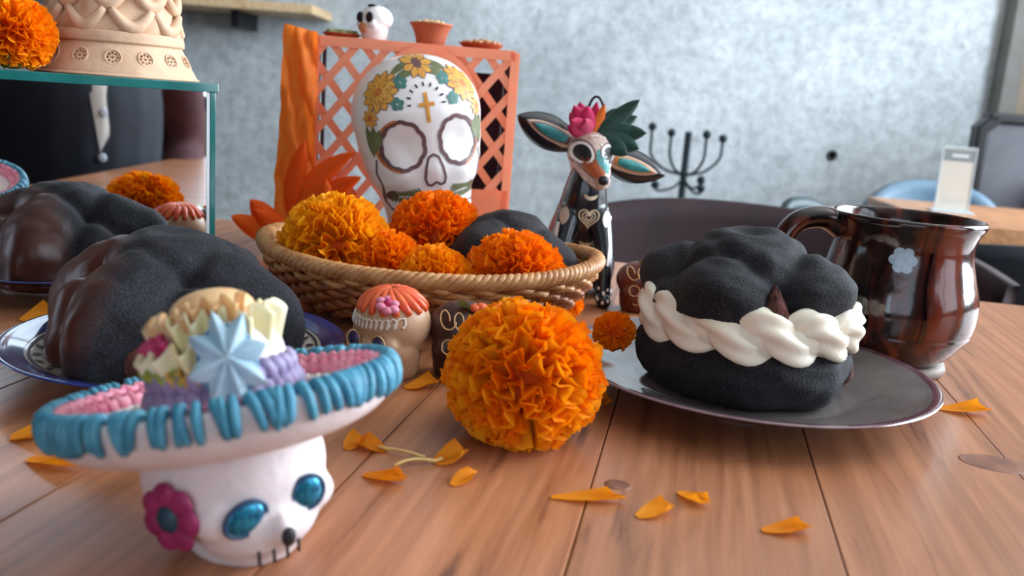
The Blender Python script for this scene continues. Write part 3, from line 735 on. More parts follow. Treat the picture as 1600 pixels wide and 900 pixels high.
def ring_icing(name, r, amp, cnt, rad, m, dz=0, n=240, fr=None):
    pts = []
    for k in range(n):
        a = 2 * pi * k / n; rr = r * (1 + .03 * cos(2 * a + .3)) + amp * sin(cnt * a); p = on_hat(rr, a); pts.append(p + Vector((0, 0, dz + .0006 * sin(cnt * 2 * a))))
    return mk(name, *tube(pts, [rad * (1 + .15 * sin(cnt * 2 * pi * k / n * 1.0 + 1)) for k in range(n)], 8, closed=True), m, ht)
ring_icing('pink_border', .0595, .0012, 60, .0022, M_ipink, .0012)
ring_icing('pink_border', .0545, .0010, 52, .0024, M_ipink, .0008)
ring_icing('white_border', .0425, .0012, 40, .0010, M_iwht, .0006)
pts = []
for k in range(260):
    a = 2 * pi * k / 260; pts.append((.0272 * cos(a) * (1 + .03 * sin(34 * a)), .0272 * sin(a) * (1 + .03 * sin(34 * a)), .0095 + .0016 * sin(34 * a + 1)))
mk('lilac_ruffle', *tube(pts, .0034, 10, closed=True, lobes=4, lobe_amp=.2), M_ipur, ht)
for r_, dz, rad_ in ((.0265, .0155, .0026),):
    pts = [(r_ * cos(a) * (1 + .02 * sin(30 * a)), r_ * sin(a) * (1 + .02 * sin(30 * a)), dz + .0012 * cos(30 * a)) for a in (2 * pi * k / 240 for k in range(240))]
    mk('white_ruffle', *tube(pts, rad_, 10, closed=True), M_ipur, ht)
# ruffled ribbons of icing over the crown
def ribbon(name, a0, a1, z, r, w, m, amp=.0022, freq=9, tilt=.0):
    def f(u, v):
        a = a0 + (a1 - a0) * u; s = v * 2 - 1
        rr = r + amp * sin(u * freq * 2 * pi * .5) * (.5 + .5 * v) + .0035 * v; zz = z + w * s * .5 + amp * .7 * cos(u * freq * pi + v) + tilt * (u - .5)
        return (rr * cos(a), rr * sin(a), zz)
    A_, B_ = grid(f, 40, 8)
    A2 = [p * 1.0 + Vector((p.x, p.y, 0)).normalized() * -.0022 + Vector((0, 0, -.0006)) for p in A_]
    n = len(A_); return mk(name, A_ + A2, B_ + [tuple(i + n for i in q[::-1]) for q in B_] + [(i, i + n, i + 1 + n, i + 1) for i in range(40)] + [(n - 41 + i, n - 40 + i, 2 * n - 40 + i, 2 * n - 41 + i) for i in range(40)], m, ht)
rd = radians
ribbon('lime_ribbon', rd(-170), rd(-100), .0170, .0255, .0055, M_igrn, tilt=-.003)
ribbon('magenta_ribbon', rd(-172), rd(-112), .0245, .0245, .0055, M_imag, tilt=.004)
ribbon('yellow_ribbon', rd(-150), rd(-70), .0215, .0260, .0075, M_iyel, .003, 7, .003)
ribbon('amber_ribbon', rd(-112), rd(-68), .0165, .0262, .0050, mat('amber_icing', '#c99a3a', '#d9b050', scale=90, rough=.5, sss=.2))
ribbon('apricot_ribbon', rd(-165), rd(-95), .0305, .0205, .0065, M_iora, .0025, 7, .003)
ribbon('apricot_ribbon', rd(-95), rd(-35), .0330, .0185, .0075, M_iora, .0025, 6)
ribbon('cream_ribbon', rd(-110), rd(-60), .0290, .0225, .0085, M_iyel, .0028, 6)
ribbon('cream_ribbon', rd(-50), rd(30), .0270, .0225, .0110, M_iyel, .0030, 7)
ribbon('cream_ribbon', rd(30), rd(190), .0270, .0225, .0110, M_iyel, .0030, 11)
mk('crown_top', *xf(ball((0, 0, 0), (.0165, .0165, .0065), 24, 12), T(0, 0, .0335)), M_iora, ht)
# pale blue star flower on the front of the crown
stM = T(.0125, -.0285, .0205) @ RZ(radians(20)) @ RX(radians(72))
st = mk('star_flower', *xf(ball((0, 0, .001), (.0030, .0030, .003), 12, 8), stM), M_ipale, ht)
mk('backing', *xf(lathe([(0, -.0022), (.0105, -.0022), (.011, -.001), (.0105, 0), (0, .0004)], 32), stM), mat('slate_blue_icing', '#4f7f9c', '#5d8ca8', scale=120, rough=.5, sss=.1), st)
for k in range(8):
    a = 2 * pi * k / 8 + .2
    def f(u, v, a=a):
        s = v * 2 - 1; w = .0036 * (sin(pi * min(.16 + u * .84, 1)) ** .9); r = .0012 + .0135 * u
        return stM @ Vector((r * cos(a) - s * w * sin(a), r * sin(a) + s * w * cos(a), .0042 * (1 - abs(s)) ** 1.3 * (1 - .6 * u) + .0004))
    def g(u, v, a=a): return f(u, v) - (stM.to_3x3() @ Vector((0, 0, 1))) * .002
    mk('petal', *join(grid(f, 8, 6), grid(g, 8, 6)), M_ipale, st)
for (a, r, m) in ((rd(-18), .047, M_igrn), (rd(-8), .044, mat('orange_icing', '#e9733a', rough=.5)), (rd(-100), .040, M_iwht), (rd(-80), .042, M_iwht)):
    p = on_hat(r, a); mk('icing_dot', *ball(p + Vector((0, 0, .001)), (.0042, .003, .0018), 12, 8), m, ht)

# ------------------------------------------------------------------ small skulls
def small_skull(name, label, loc, rz, w, h, m, cap=None):
    t = thing(name, label, 'skull', loc, (0, 0, rz))
    ps = [ball((0, .002, h * .62), (w, w * 1.02, h * .38), 26, 16), ball((0, -.1 * w, h * .34), (w * .86, w * .82, h * .34), 24, 14), lathe([(w * .70, 0), (w * .78, .004), (w * .84, h * .3)], 28),
          ball((0, -w * .90, h * .44), (w * .16, w * .14, h * .07)), ball((-w * .5, -w * .66, h * .44), (w * .3, w * .25, h * .12)), ball((w * .5, -w * .66, h * .44), (w * .3, w * .25, h * .12))]
    me = fuse(ps, w * .06, 6, 'head'); hd = mko('head', me, m, t)
    return t, hd, Painter(bvh_mesh(me), (0, 0, 0), (1, 0, 0), (0, 0, 1), .0003), bvh_mesh(me)
def icing_line(p, pts, rad, m, parent, name='icing_line', dirn=None):
    q = [p.pt(x, y) for x, y in pts]; q = [a for a in q if a is not None]
    if len(q) > 2: return mk(name, *tube(q, rad, 6), m, parent)
w, h = .0235, .0515
t, hd, pa, bv = small_skull('clay_coloured_skull', 'beige caramel skull with red-orange icing hair and white squiggles beside the sugar hat', (-.0715, .522, TZ), radians(-32), w, h, mat('caramel_fondant', '#c9a07e', '#bd9270', scale=60, rough=.45, sss=.2))
def on(bv, d, c): 
    d = Vector(d).normalized(); h_ = bv.ray_cast(Vector(c) + d * .2, -d); return h_[0]
M_ired = mat('red_orange_icing', '#e0532a', '#ea6a38', scale=120, rough=.35, sss=.1)
for k in range(16):
    a = 2 * pi * k / 16 + .1; q = []
    for j in range(9):
        e = radians(88 - j * 7.2); p = on(bv, (cos(a + .05 * j) * cos(e), sin(a + .05 * j) * cos(e), sin(e)), (0, 0, h * .55)); q.append(p + Vector((0, 0, .0008)))
    mk('icing_hair', *tube(q, [.0014 + .0019 * sin(pi * (.15 + .8 * j / 8)) for j in range(9)], 8), M_ired, hd)
mk('icing_cap', *ball((0, .001, h * .955), (.011, .011, .0032), 16, 10), M_ired, hd)
pc = on(bv, (.42, -.62, .85), (0, 0, h * .55))
pf_ = mk('icing_flower', *ball(pc + Vector((.0, 0, .0025)), (.003, .003, .0025), 12, 8), M_imag, hd)
for k in range(6):
    a = 2 * pi * k / 6; mk('petal', *ball(pc + Vector((.0048 * cos(a), .0034 * sin(a) - .001, .0012 - .0026 * sin(a + 2.4))), (.0036, .003, .0024), 12, 8), M_ipink, pf_)
sq = []
for j in range(70):
    t_ = j / 69; sq.append((-.0195 + .039 * t_ + .0012 * sin(j * 1.15), .0372 - .0020 * sin(pi * t_) + .0032 * cos(j * 1.15)))
icing_line(pa, sq, .00055, M_iwht, hd, 'icing_squiggle')
for x_ in (-.0095, .0095):
    p = pa.pt(x_, .0245)
    e = mk('eye', *ball(p, (.0045, .0016, .0045), 14, 8), mat('violet_foil', '#6d6488', '#554c74', scale=300, rough=.25, metal=.5), hd)
    mk('eye_ring', *tube([p + Vector((.0052 * cos(a), -.0006, .0052 * sin(a))) for a in (2 * pi * i / 18 for i in range(18))], .00045, 6, closed=True), M_iora, e)
icing_line(pa, [(-.009 + .003 * i, .0105 + .0009 * (-1) ** i) for i in range(7)], .0010, M_ired, hd, 'icing_mouth')
p = pa.pt(0, .018); mk('icing_nose', *ball(p, (.0018, .0012, .0022), 10, 6), M_ired, hd)
def choc_skull(label, loc, rz, w, h, tilt):
    t, hd, pa, bv = small_skull('chocolate_skull', label, loc, rz, w, h, M_choc)
    for cx in (-.012, -.004):
        pts = [(cx + .0036 * cos(a) + .0006 * a, h * .80 + .0046 * sin(a)) for a in (2 * pi * i / 20 for i in range(21))]
        icing_line(pa, pts, .00048, M_iora, hd, 'icing_loop')
    for x_ in (-.008, .008):
        pts = [(x_ + .0044 * cos(a), h * .48 + .0044 * sin(a)) for a in (2 * pi * i / 18 for i in range(19))]
        icing_line(pa, pts, .0004, M_iora, hd, 'eye_ring')
    icing_line(pa, [(-.008 + .0027 * i, h * .2 + .0008 * (-1) ** i) for i in range(7)], .0004, M_iora, hd, 'icing_teeth')
    top = on(bv, (.3, -.45, 1), (0, 0, h * .5))
    f = mk('icing_flower', *ball(top + Vector((.004, 0, .002)), (.0035, .0035, .003), 12, 8), M_ired, hd)
    for k in range(5):
        a = 2 * pi * k / 5; mk('petal', *ball(top + Vector((.004 + .0042 * cos(a), .0042 * sin(a), .0016)), (.0032, .0032, .0022), 10, 8), M_ired, f)
    def lf(u, v):
        s = v * 2 - 1; ww = .0048 * sin(pi * min(.05 + u * .95, 1)) ** .8
        return top + Vector((-.002 - .011 * u * .8, -.0015 - s * ww * .5, .0015 + .0075 * u + s * ww * .5 - .004 * u * u))
    A_, B_ = grid(lf, 8, 4); n = len(A_)
    mk('icing_leaf', A_ + [p + Vector((.0, .0010, -.0012)) for p in A_], B_ + [tuple(i + n for i in q[::-1]) for q in B_], mat('leaf_green_icing', '#9aa865', '#88985a', scale=100, rough=.5), hd)
    return t, hd, pa
choc_skull('dark chocolate skull with white icing loops tucked behind the largest marigold', (-.0285, .532, TZ), radians(6), .0215, .0465, 0)
t, hd, pa = choc_skull('reddish chocolate skull with a red icing flower between dog figure and cream bread', (.1085, .748, TZ), radians(4), .0205, .042, 0)
p = pa.pt(.012, .012); mk('icing_dot', *ball(p, (.0035, .0018, .003), 10, 6), mat('yellow_icing', '#e8a628', rough=.5), hd)
hd.data.materials.clear(); hd.data.materials.append(mat('red_chocolate', '#6e2f20', '#5c2418', scale=60, rough=.4, sss=.1))

# ------------------------------------------------------------------ painted ceramic skull
PS = thing('painted_skull', 'large white ceramic skull painted with marigolds and a gold cross behind the basket', 'skull', (-.0745, .842, TZ + .0058), (0, radians(-10.5), radians(18)))
def ip(z, tab):
    for (a, b), (c, d) in zip(tab, tab[1:]):
        if z <= c:
            t = (z - a) / (c - a); t = t * t * (3 - 2 * t); return b + (d - b) * t
    return tab[-1][1]
TW = [(0, .030), (.02, .036), (.05, .039), (.075, .0415), (.092, .050), (.105, .0535), (.125, .0565), (.145, .0585)]
TF = [(0, .040), (.03, .048), (.06, .050), (.09, .053), (.12, .055), (.145, .056)]
TB = [(0, .020), (.05, .022), (.08, .036), (.11, .050), (.145, .056)]
def skf(u, v):
    a = 2 * pi * u; top = .198; zc = .145
    if v < .62: z = zc * v / .62; cap = 1
    else:
        q = (v - .62) / .38 * pi / 2; z = zc + (top - zc) * sin(q); cap = max(cos(q), 0) ** .92
    zz = min(z, zc); w = ip(zz, TW) * cap; d = (ip(zz, TF) if sin(a) < 0 else ip(zz, TB)) * cap
    c, s_ = cos(a), sin(a)
    e = .88
    x = w * math.copysign(abs(c) ** e, c); y = d * math.copysign(abs(s_) ** e, s_)
    if y < 0:
        for ex in (-.0248, .0248): y += .0045 * exp(-(((x - ex) / .013) ** 2 + ((z - .122) / .015) ** 2))
        y -= .0040 * exp(-((x / .009) ** 2 + ((z - .098) / .010) ** 2))
        y -= .0035 * exp(-(((abs(x) - .030) / .012) ** 2 + ((z - .094) / .009) ** 2))
        y += .0035 * exp(-(((abs(x) - .030) / .012) ** 2 + ((z - .066) / .012) ** 2))
        y -= .003 * exp(-((x / .022) ** 2 + ((z - .060) / .014) ** 2))
    return (x, y, z)
svf = grid(skf, 96, 80, cu=True)
svf = (svf[0], svf[1] + [tuple(range(96))[::-1]])
M_cer = mat('white_ceramic', '#efe9e6', '#e8e0dc', scale=25, rough=.32, coat=.25)
sb = mk('skull_shell', *svf, M_cer, PS)
SB = bvh_of(svf)
pa = Painter(SB, (0, 0, 0), (1, 0, 0), (0, 0, 1))
def pj(yaw, pitch=0):
    r_ = Vector((cos(yaw), sin(yaw), 0)); return Painter(SB, (0, 0, 0), r_, (0, 0, 1))
M_pbrown = mat('brown_paint', '#6d4a48', '#5c3b3c', scale=200, rough=.5)
M_pgold = mat('gold_paint', '#d99a3c', '#c98428', scale=200, rough=.45)
M_pyel = mat('ochre_paint', '#e0a648', '#cf8d33', scale=150, rough=.5)
M_pgreen = mat('olive_paint', '#6f7448', '#5c6340', scale=150, rough=.5)
M_pteal = mat('teal_paint', '#4d7f78', '#3f6e68', scale=150, rough=.5)
M_porange = mat('burnt_orange_paint', '#c06a2c', rough=.5)
for sg in (-1, 1):
    cx, cz = .0248 * sg, .122
    scal = [(cx + (.0172 + .0012 * abs(sin(t * 5))) * cos(t) * (1 + .05 * cos(t)), cz + (.0200 + .0012 * abs(sin(t * 5))) * sin(t)) for t in (2 * pi * i / 40 for i in range(40))]
    mk('socket_outline', *pa.stroke(scal, .0036, True, 1), M_pbrown, sb)
    mk('socket_arc', *pa.stroke([(cx + .0200 * cos(t) * 1.02, cz + .0225 * sin(t)) for t in (radians(100 + (0 if sg < 0 else -180) * 0 + i * 11) for i in range(16))] if sg < 0 else [(cx + .0200 * cos(t), cz + .0225 * sin(t)) for t in (radians(-80 + i * 10) for i in range(13))], .0022, False, 1), M_porange, sb)  # burnt orange arc painted outside the socket outline
ns = [(0, .1125), (-.0045, .110), (-.0075, .101), (-.0090, .092), (-.0075, .0868), (-.004, .0858), (0, .0885), (.004, .0858), (.0075, .0868), (.0090, .092), (.0075, .101), (.0045, .110)]
mk('nose_outline', *pa.stroke([(x_, z_) for x_, z_ in ns], .0022, True, 2), M_pbrown, sb)
mk('cross', *join(pa.fill([(-.0016, .1400), (.0016, .1400), (.0018, .1535), (.0068, .1535), (.0068, .1570), (.0018, .1570), (.0016, .1655), (-.0016, .1655), (-.0018, .1570), (-.0068, .1570), (-.0068, .1535), (-.0018, .1535)], 2)), M_pgold, sb)
for i in range(9):
    t = radians(-5 + i * 23.7); p0 = (.0135 * cos(t), .157 + .0135 * sin(t)); p1 = (.0170 * cos(t), .157 + .0170 * sin(t))
    mk('ray_dash', *pa.stroke([p0, p1], .0016), M_ink, sb)
def pflower(pa, cx, cz, r, n, mp, mc, name, lay=1):
    f = mk(name, *pa.fill(ell(cx, cz, r * .34, r * .34), 2), mc, sb)
    for l in range(lay):
        for k in range(n):
            a = 2 * pi * (k + l * .5) / n; rr = r * (.62 - .2 * l)
            mk('painted_petal', *pa.fill(leafpoly(cx + r * (.25 - .1 * l) * cos(a), cz + r * (.25 - .1 * l) * sin(a), a, r * (.78 - .2 * l), r * .22), 2), mp, f)
            mk('petal_outline', *pa.stroke(leafpoly(cx + r * (.25 - .1 * l) * cos(a), cz + r * (.25 - .1 * l) * sin(a), a, r * (.80 - .2 * l), r * .24, 5), r * .055, True, 1), M_pbrown, f)
for cx, cz in ((-.0215, .160), (.0195, .164), (-.0245, .176), (.0235, .180)):
    cx2, cz2 = {(-.0215, .160): (-.0245, .1580), (.0195, .164): (.0245, .1580), (-.0245, .176): (-.0185, .1755), (.0235, .180): (.0190, .1755)}[(cx, cz)]
    L_ = [pa.fill(ell(cx2 + .0034 * cos(2 * pi * k / 5 + .3), cz2 + .0034 * sin(2 * pi * k / 5 + .3), .0026, .0026, 0, 10), 2) for k in range(5)]
    mk('teal_flower', *join(*L_), M_pteal, sb)
pflower(pa, 0, .190, .013, 9, M_pyel, M_pbrown, 'painted_marigold')
pl_ = pj(radians(-48)); prr = pj(radians(48))
for pp, sg in ((pl_, 1), (prr, -1)):
    pflower(pp, .004 * sg, .169, .0165, 12, M_pyel, M_porange, 'painted_marigold', 2)
    pflower(pp, -.004 * sg, .148, .0085, 8, M_pyel, M_porange, 'painted_marigold')
    for (x_, z_, an, l_) in ((-.002, .142, -100, .026), (-.010, .142, -85, .028), (.004, .138, -112, .020), (.010, .182, 60, .014), (.014, .178, 30, .016)):
        an = radians(an) if sg > 0 else pi - radians(an)
        mk('painted_leaf', *pp.fill(leafpoly(x_ * sg, z_, an, l_, .0042), 3), M_pgreen, sb)
for sg in (-1, 1):                                   # leafy moustache sprigs
    L_ = [pa.stroke([(sg * (.012 + .0028 * i), .0775 + .0004 * i) for i in range(9)], .0012)]
    for i in range(9):
        for s2 in (-1, 1):
            L_.append(pa.fill(leafpoly(sg * (.0125 + .0027 * i), .0776, (radians(62) * s2 if sg > 0 else pi - radians(62) * s2), .0088 - .0004 * i, .0011, 4), 1))
    mk('moustache_sprig', *join(*L_), M_pgreen, sb)
    mk('cheek_rosette', *pa.fill(ell(sg * .036, .079, .0042, .0048), 3), M_pbrown, sb)
    mk('cheek_line', *pa.stroke([(sg * x_, z_) for x_, z_ in ((.046, .112), (.047, .10), (.043, .088), (.040, .072), (.036, .064))], .0011), M_pbrown, sb)
for i in range(9):
    x_ = -.024 + .006 * i; mk('tooth_line', *pa.stroke([(x_, .050), (x_ * 1.02, .066)], .0009), M_pbrown, sb)
mk('mouth_line', *pa.stroke([(-.033 + .0055 * i, .0585 + .0016 * sin(i * 1.9)) for i in range(13)], .0014), M_pbrown, sb)
mk('lip_line', *pa.stroke([(-.036, .066), (-.028, .0655), (-.02, .0685), (-.01, .067), (0, .0665), (.01, .067), (.02, .0685), (.028, .0655), (.036, .066)], .0011), M_pbrown, sb)

# ------------------------------------------------------------------ orange cut-paper stand
BA = radians(8)
AB = thing('paper_stand', 'orange cut-paper lattice stand behind the painted skull', 'paper stand', (-.2075, .900, TZ), (0, 0, BA))
BWd, BDp, BHt = .195, .078, .213
M_stick = mat('dark_stick', '#4a3a44', rough=.7)
for sx in (.002, BWd - .002):
    for sy in (.002, BDp - .002): mk('post', *tube([(sx, sy, 0), (sx, sy, BHt)], .0022, 8), M_stick, AB)
def paperbox(vf, name, m, parent=AB): return mk(name, *vf, m, parent, smooth=False)
paperbox(box(0, BWd, -.0008, BDp, BHt, BHt + .0016), 'top_sheet', M_orange)
paperbox(box(BWd - .0006, BWd, .004, BDp - .004, 0, BHt), 'side_card', M_plumpaper)
paperbox(box(BWd - .066, BWd - .004, BDp - .0008, BDp, 0, BHt - .02), 'back_card', M_plumpaper)
# lattice front: diagonal bars and a frame, each strip its own piece
def strip(p, q, w, y=0, th=.0008):
    p, q = Vector((p[0], 0, p[1])), Vector((q[0], 0, q[1])); d = (q - p).normalized(); s = Vector((-d.z, 0, d.x)) * w / 2
    v = [p + s, p - s, q - s, q + s]; v = [Vector((a.x, y, a.z)) for a in v] + [Vector((a.x, y + th, a.z)) for a in v]
    return v, [(0, 1, 2, 3), (7, 6, 5, 4), (0, 4, 5, 1), (1, 5, 6, 2), (2, 6, 7, 3), (3, 7, 4, 0)]
def clipseg(x0, z0, dx, dz, X0, X1, Z0, Z1):
    ta, tb_ = -9, 9
    for o_, d_, lo, hi in ((x0, dx, X0, X1), (z0, dz, Z0, Z1)):
        a, b = sorted(((lo - o_) / d_, (hi - o_) / d_)); ta = max(ta, a); tb_ = min(tb_, b)
    return (ta, tb_) if tb_ - ta > .004 else None
yy = -.002
for sg in (1, -1):
    for i in range(-12, 16):
        x0 = i * .0305 + .012; dx, dz = sg * .62, .78
        s = clipseg(x0, BHt, dx, dz, 0, BWd, .02, BHt)
        if s: paperbox(strip((x0 + dx * s[0], BHt + dz * s[0]), (x0 + dx * s[1], BHt + dz * s[1]), .0078, yy - (.0009 if sg > 0 else 0)), 'lattice_strip', M_orangeL)
for p, q, w_ in (((0, .01), (0, BHt), .007), ((BWd, .01), (BWd, BHt), .009), ((0, BHt - .003), (BWd, BHt - .003), .010)):
    paperbox(strip(p, q, w_, yy - .002), 'border_strip', M_orangeL)
# broad cut-out centre piece behind the skull
paperbox(xf(lathe([(.0, 0), (.052, 0), (.055, .0008), (0, .001)], 40), T(.108, yy - .0035, .150) @ RX(radians(90)) @ SC(1, 1.15, 1)), 'centre_medallion', M_orangeL)
for s in range(4): paperbox(xf(box(BWd - .045 + .001 * s, BWd + .002, -.004, -.0032, .0 + .002 * s, .075), T(0, -.0012 * s, 0)), 'lower_panel', M_orangeL) if s == 0 else None
# crinkled tissue down the left side
def crk2(u, v):
    x = -.038 + .008 * v + u * (.040 - .008 * v) + .003 * noise.noise(Vector((u * 4, v * 10, 3))); z = v * (BHt + .004 + .006 * (1 - u))
    return (x, -.010 + .004 * sin(u * 9 + v * 14) + .003 * noise.noise(Vector((u * 6, v * 14, 8))), z)
mk('crinkled_fold', *grid(crk2, 24, 60), M_orange, AB)
# flame-shaped paper leaves curling in front
def paper_leaf(x, y, z, ang, ln, w, bend, m=M_orange, name='paper_leaf', yaw=0, parent=AB):
    def f(u, v):
        s = v * 2 - 1; ww = w * (sin(pi * min(.12 + .88 * u, 1)) ** .7); a = ang + bend * u
        cx = ln * (sin(ang + bend * u * .5)) * u; cz = ln * cos(ang + bend * u * .5) * u
        return Vector((x + cx + s * ww * cos(a), y + .004 * s * s - .006 * u, z + cz - s * ww * sin(a)))
    A_, B_ = grid(f, 14, 6); n = len(A_)
    return mk(name, A_ + [p + Vector((0, .0006, 0)) for p in A_], B_ + [tuple(i + n for i in q[::-1]) for q in B_], m, parent)
for a in ((-.012, -.013, .045, .35, .080, .011, .75), (-.010, -.015, .035, .65, .075, .011, .5), (-.010, -.016, .03, .85, .065, .012, .35), (-.020, -.014, .04, .05, .075, .010, .25), (.0, -.018, .012, .6, .07, .014, .2),
          (-.030, -.016, .012, -.45, .050, .013, -.3), (-.030, -.020, .012, -1.0, .052, .011, -.15), (.0, -.020, .02, .2, .06, .016, .1), (-.022, -.021, .012, -.7, .045, .012, -.1), (.012, -.021, .012, .35, .05, .015, .2)):
    paper_leaf(*a)
# offerings on top of the stand
ZT = TZ + BHt + .0018
def onstand(x, y): 
    return (-.2075 + x * cos(BA) - y * sin(BA), .900 + x * sin(BA) + y * cos(BA), ZT)
d1 = thing('clay_dish', 'flat clay dish of green herbs on the left of the paper stand', 'dish', onstand(.022, .030), (0, 0, 0), 'offerings on the paper stand')
mk('dish', *lathe([(.010, 0), (.012, 0), (.019, .004), (.0195, .0048), (.018, .0048), (.010, .002), (0, .002)], 28), M_terra, d1)
for k in range(26):
    a, rr = random.uniform(0, 6.28), .015 * sqrt(random.random())
    mk('herb', *ball((rr * cos(a), rr * sin(a), .0045 + random.uniform(0, .003)), (.0036, .0026, .002), 8, 6), mat('herb_green', '#8a9160', '#a9a274', scale=200, rough=.8, rnd=.3), d1)
t, hd, pa, bv = small_skull('miniature_skull', 'tiny white skull with dark round eyes on top of the paper stand', onstand(.0545, .022), radians(-38), .0165, .0345, M_cer)
for x_ in (-.0066, .0066):
    p = pa.pt(x_, .0215); mk('eye', *ball(p, (.0050, .0016, .0054), 14, 8), M_ink, hd)
mk('crown_spot', *ball(Vector((0, -.004, .0335)), (.005, .005, .0016), 12, 8), M_ink, hd)
p = pa.pt(0, .012); mk('jaw_tint', *ball(p, (.006, .002, .005), 12, 8), mat('tan_paint', '#c98a5c', rough=.6), hd)
d2 = thing('clay_pot', 'small flared terracotta pot heaped with grain on the paper stand', 'pot', onstand(.111, .030), (0, 0, 0), 'offerings on the paper stand')
mk('pot', *lathe(smoothp([(0, .001), (.012, 0), (.0145, .002), (.0165, .011), (.0200, .0185), (.0218, .0205), (.0215, .022), (.0195, .021), (.0165, .014), (0, .013)], 3), 36), M_terra, d2)
for k in range(40):
    a, rr = random.uniform(0, 6.28), .017 * sqrt(random.random())
    mk('grain', *ball((rr * cos(a), rr * sin(a), .0205 + .004 * (1 - rr / .017) + random.uniform(0, .0015)), (.0024, .0024, .0019), 7, 5), mat('grain_tan', '#d9b98c', '#c79a68', scale=200, rough=.8, rnd=.25), d2)
d3 = thing('clay_dish', 'low terracotta dish of crumbs on the right of the paper stand', 'dish', onstand(.163, .030), (0, 0, 0), 'offerings on the paper stand')
mk('dish', *lathe([(.014, 0), (.016, 0), (.023, .0055), (.0235, .0062), (.022, .0062), (.013, .002), (0, .002)], 28), M_terra, d3)
for k in range(36):
    a, rr = random.uniform(0, 6.28), .019 * sqrt(random.random())
    mk('crumb', *ball((rr * cos(a), rr * sin(a), .0062 + .003 * (1 - rr / .019) + random.uniform(0, .001)), (.0028, .0024, .002), 7, 5), mat('crumb_brown', '#b9764c', '#d29a70', scale=200, rough=.8, rnd=.25), d3)

# ------------------------------------------------------------------ black painted dog figure
DG = thing('dog_figure', 'black painted dog figurine with wide ears and felt flowers on its head', 'figurine', (.0575, .784, TZ))
ps = [limb([(0, .045, .026), (-.002, .030, .045), (0, .012, .068), (.0, .004, .088), (.001, .002, .104)], [.026, .028, .0255, .0205, .0175]),
      limb([(.013, -.004, .072), (.019, -.018, .045), (.0205, -.026, .020), (.0205, -.030, .007)], [.012, .0085, .0072, .0074]),
      limb([(-.013, -.004, .072), (-.018, -.018, .045), (-.019, -.026, .020), (-.019, -.030, .007)], [.012, .0085, .0072, .0074]),
      limb([(.0205, -.029, .006), (.0210, -.039, .0055)], [.0062, .0066]), limb([(-.019, -.029, .006), (-.0195, -.039, .0055)], [.0062, .0066]),
      ball((.022, .034, .022), (.014, .024, .021)), ball((-.022, .034, .022), (.014, .024, .021)),
      limb([(.024, .022, .008), (.026, .000, .006)], [.0085, .007]), limb([(-.024, .022, .008), (-.026, .000, .006)], [.0085, .007]),
      limb([(.0, .066, .016), (.012, .078, .008), (.03, .082, .006)], [.006, .004, .0025])]
bm_ = fuse(ps, .0014, 8, 'body')
M_dogb = mat('black_lacquer', '#10131c', '#0b0d14', scale=60, rough=.3, coat=.3)
db = mko('body', bm_, M_dogb, DG)
# head: separate painted piece turned towards the viewer's right
hps = [ball((0, .006, .020), (.0205, .0215, .0190), 26, 16), limb([(0, -.006, .013), (.001, -.022, .005), (.0015, -.032, .001)], [.0165, .0118, .0088]), ball((0, .010, .006), (.015, .015, .014))]
hmsh = fuse(hps, .0011, 8, 'head')
M_face = mat('pale_face_paint', '#cdb2a4', '#b8968a', scale=220, rough=.45)
hh_ = mko('head', hmsh, M_face, DG, (.0015, .000, .1085), (radians(4), radians(2), radians(12)))
HB = bvh_mesh(hmsh); pf2 = Painter(HB, (0, 0, 0), (1, 0, 0), (0, 0, 1), .0003)
M_dteal = mat('teal_enamel', '#2f8a86', '#256f70', scale=150, rough=.4); M_dor = mat('rust_enamel', '#b5562a', '#9c4622', scale=200, rough=.45); M_dwht = mat('white_enamel', '#efe6df', rough=.4)
mk('rust_cheek', *pf2.fill(leafpoly(-.013, .0175, radians(-42), .021, .0068), 4), M_dor, hh_)
mk('teal_brow', *pf2.fill(leafpoly(.000, .0250, radians(-68), .019, .0055), 4), M_dteal, hh_)
for x_, m_ in ((-.0118, M_dwht), (.0112, M_dwht)):
    e = mk('eye', *pf2.fill(ell(x_, .0205, .0062, .0066), 4), M_ink, hh_)
    mk('eye_ring', *pf2.stroke(ell(x_, .0205, .0072, .0076, 0, 24), .0019, True, 1), M_dwht, e)
    mk('eye_ring', *pf2.stroke(ell(x_, .0205, .0094, .0098, 0, 24), .0009, True, 1), M_pbrown, e)
mk('nose', *ball((.0015, -.0405, .0025), (.0048, .0038, .0040), 14, 10), M_ink, hh_)
for sg in (-1, 1):
    mk('muzzle_scroll', *pf2.stroke([(sg * (.003 + .0016 * i), -.0045 + .0011 * i + .001 * sin(i * 1.8)) for i in range(9)], .0011), M_dwht, hh_)
    mk('muzzle_scroll', *pf2.stroke([(sg * (.004 + .0013 * i), .001 + .0011 * i) for i in range(9)], .0007), M_pbrown, hh_)
for k in range(6): mk('brow_dot', *pf2.fill(ell(-.004 + .0024 * k, .0345 + .0006 * sin(k), .0008, .0008, 0, 8), 1), M_dwht, hh_)
for k in range(5): mk('teal_dot', *pf2.fill(ell(.004 + .0010 * k, .0285 - .0030 * k, .0009, .0009, 0, 8), 1), M_dwht, hh_)
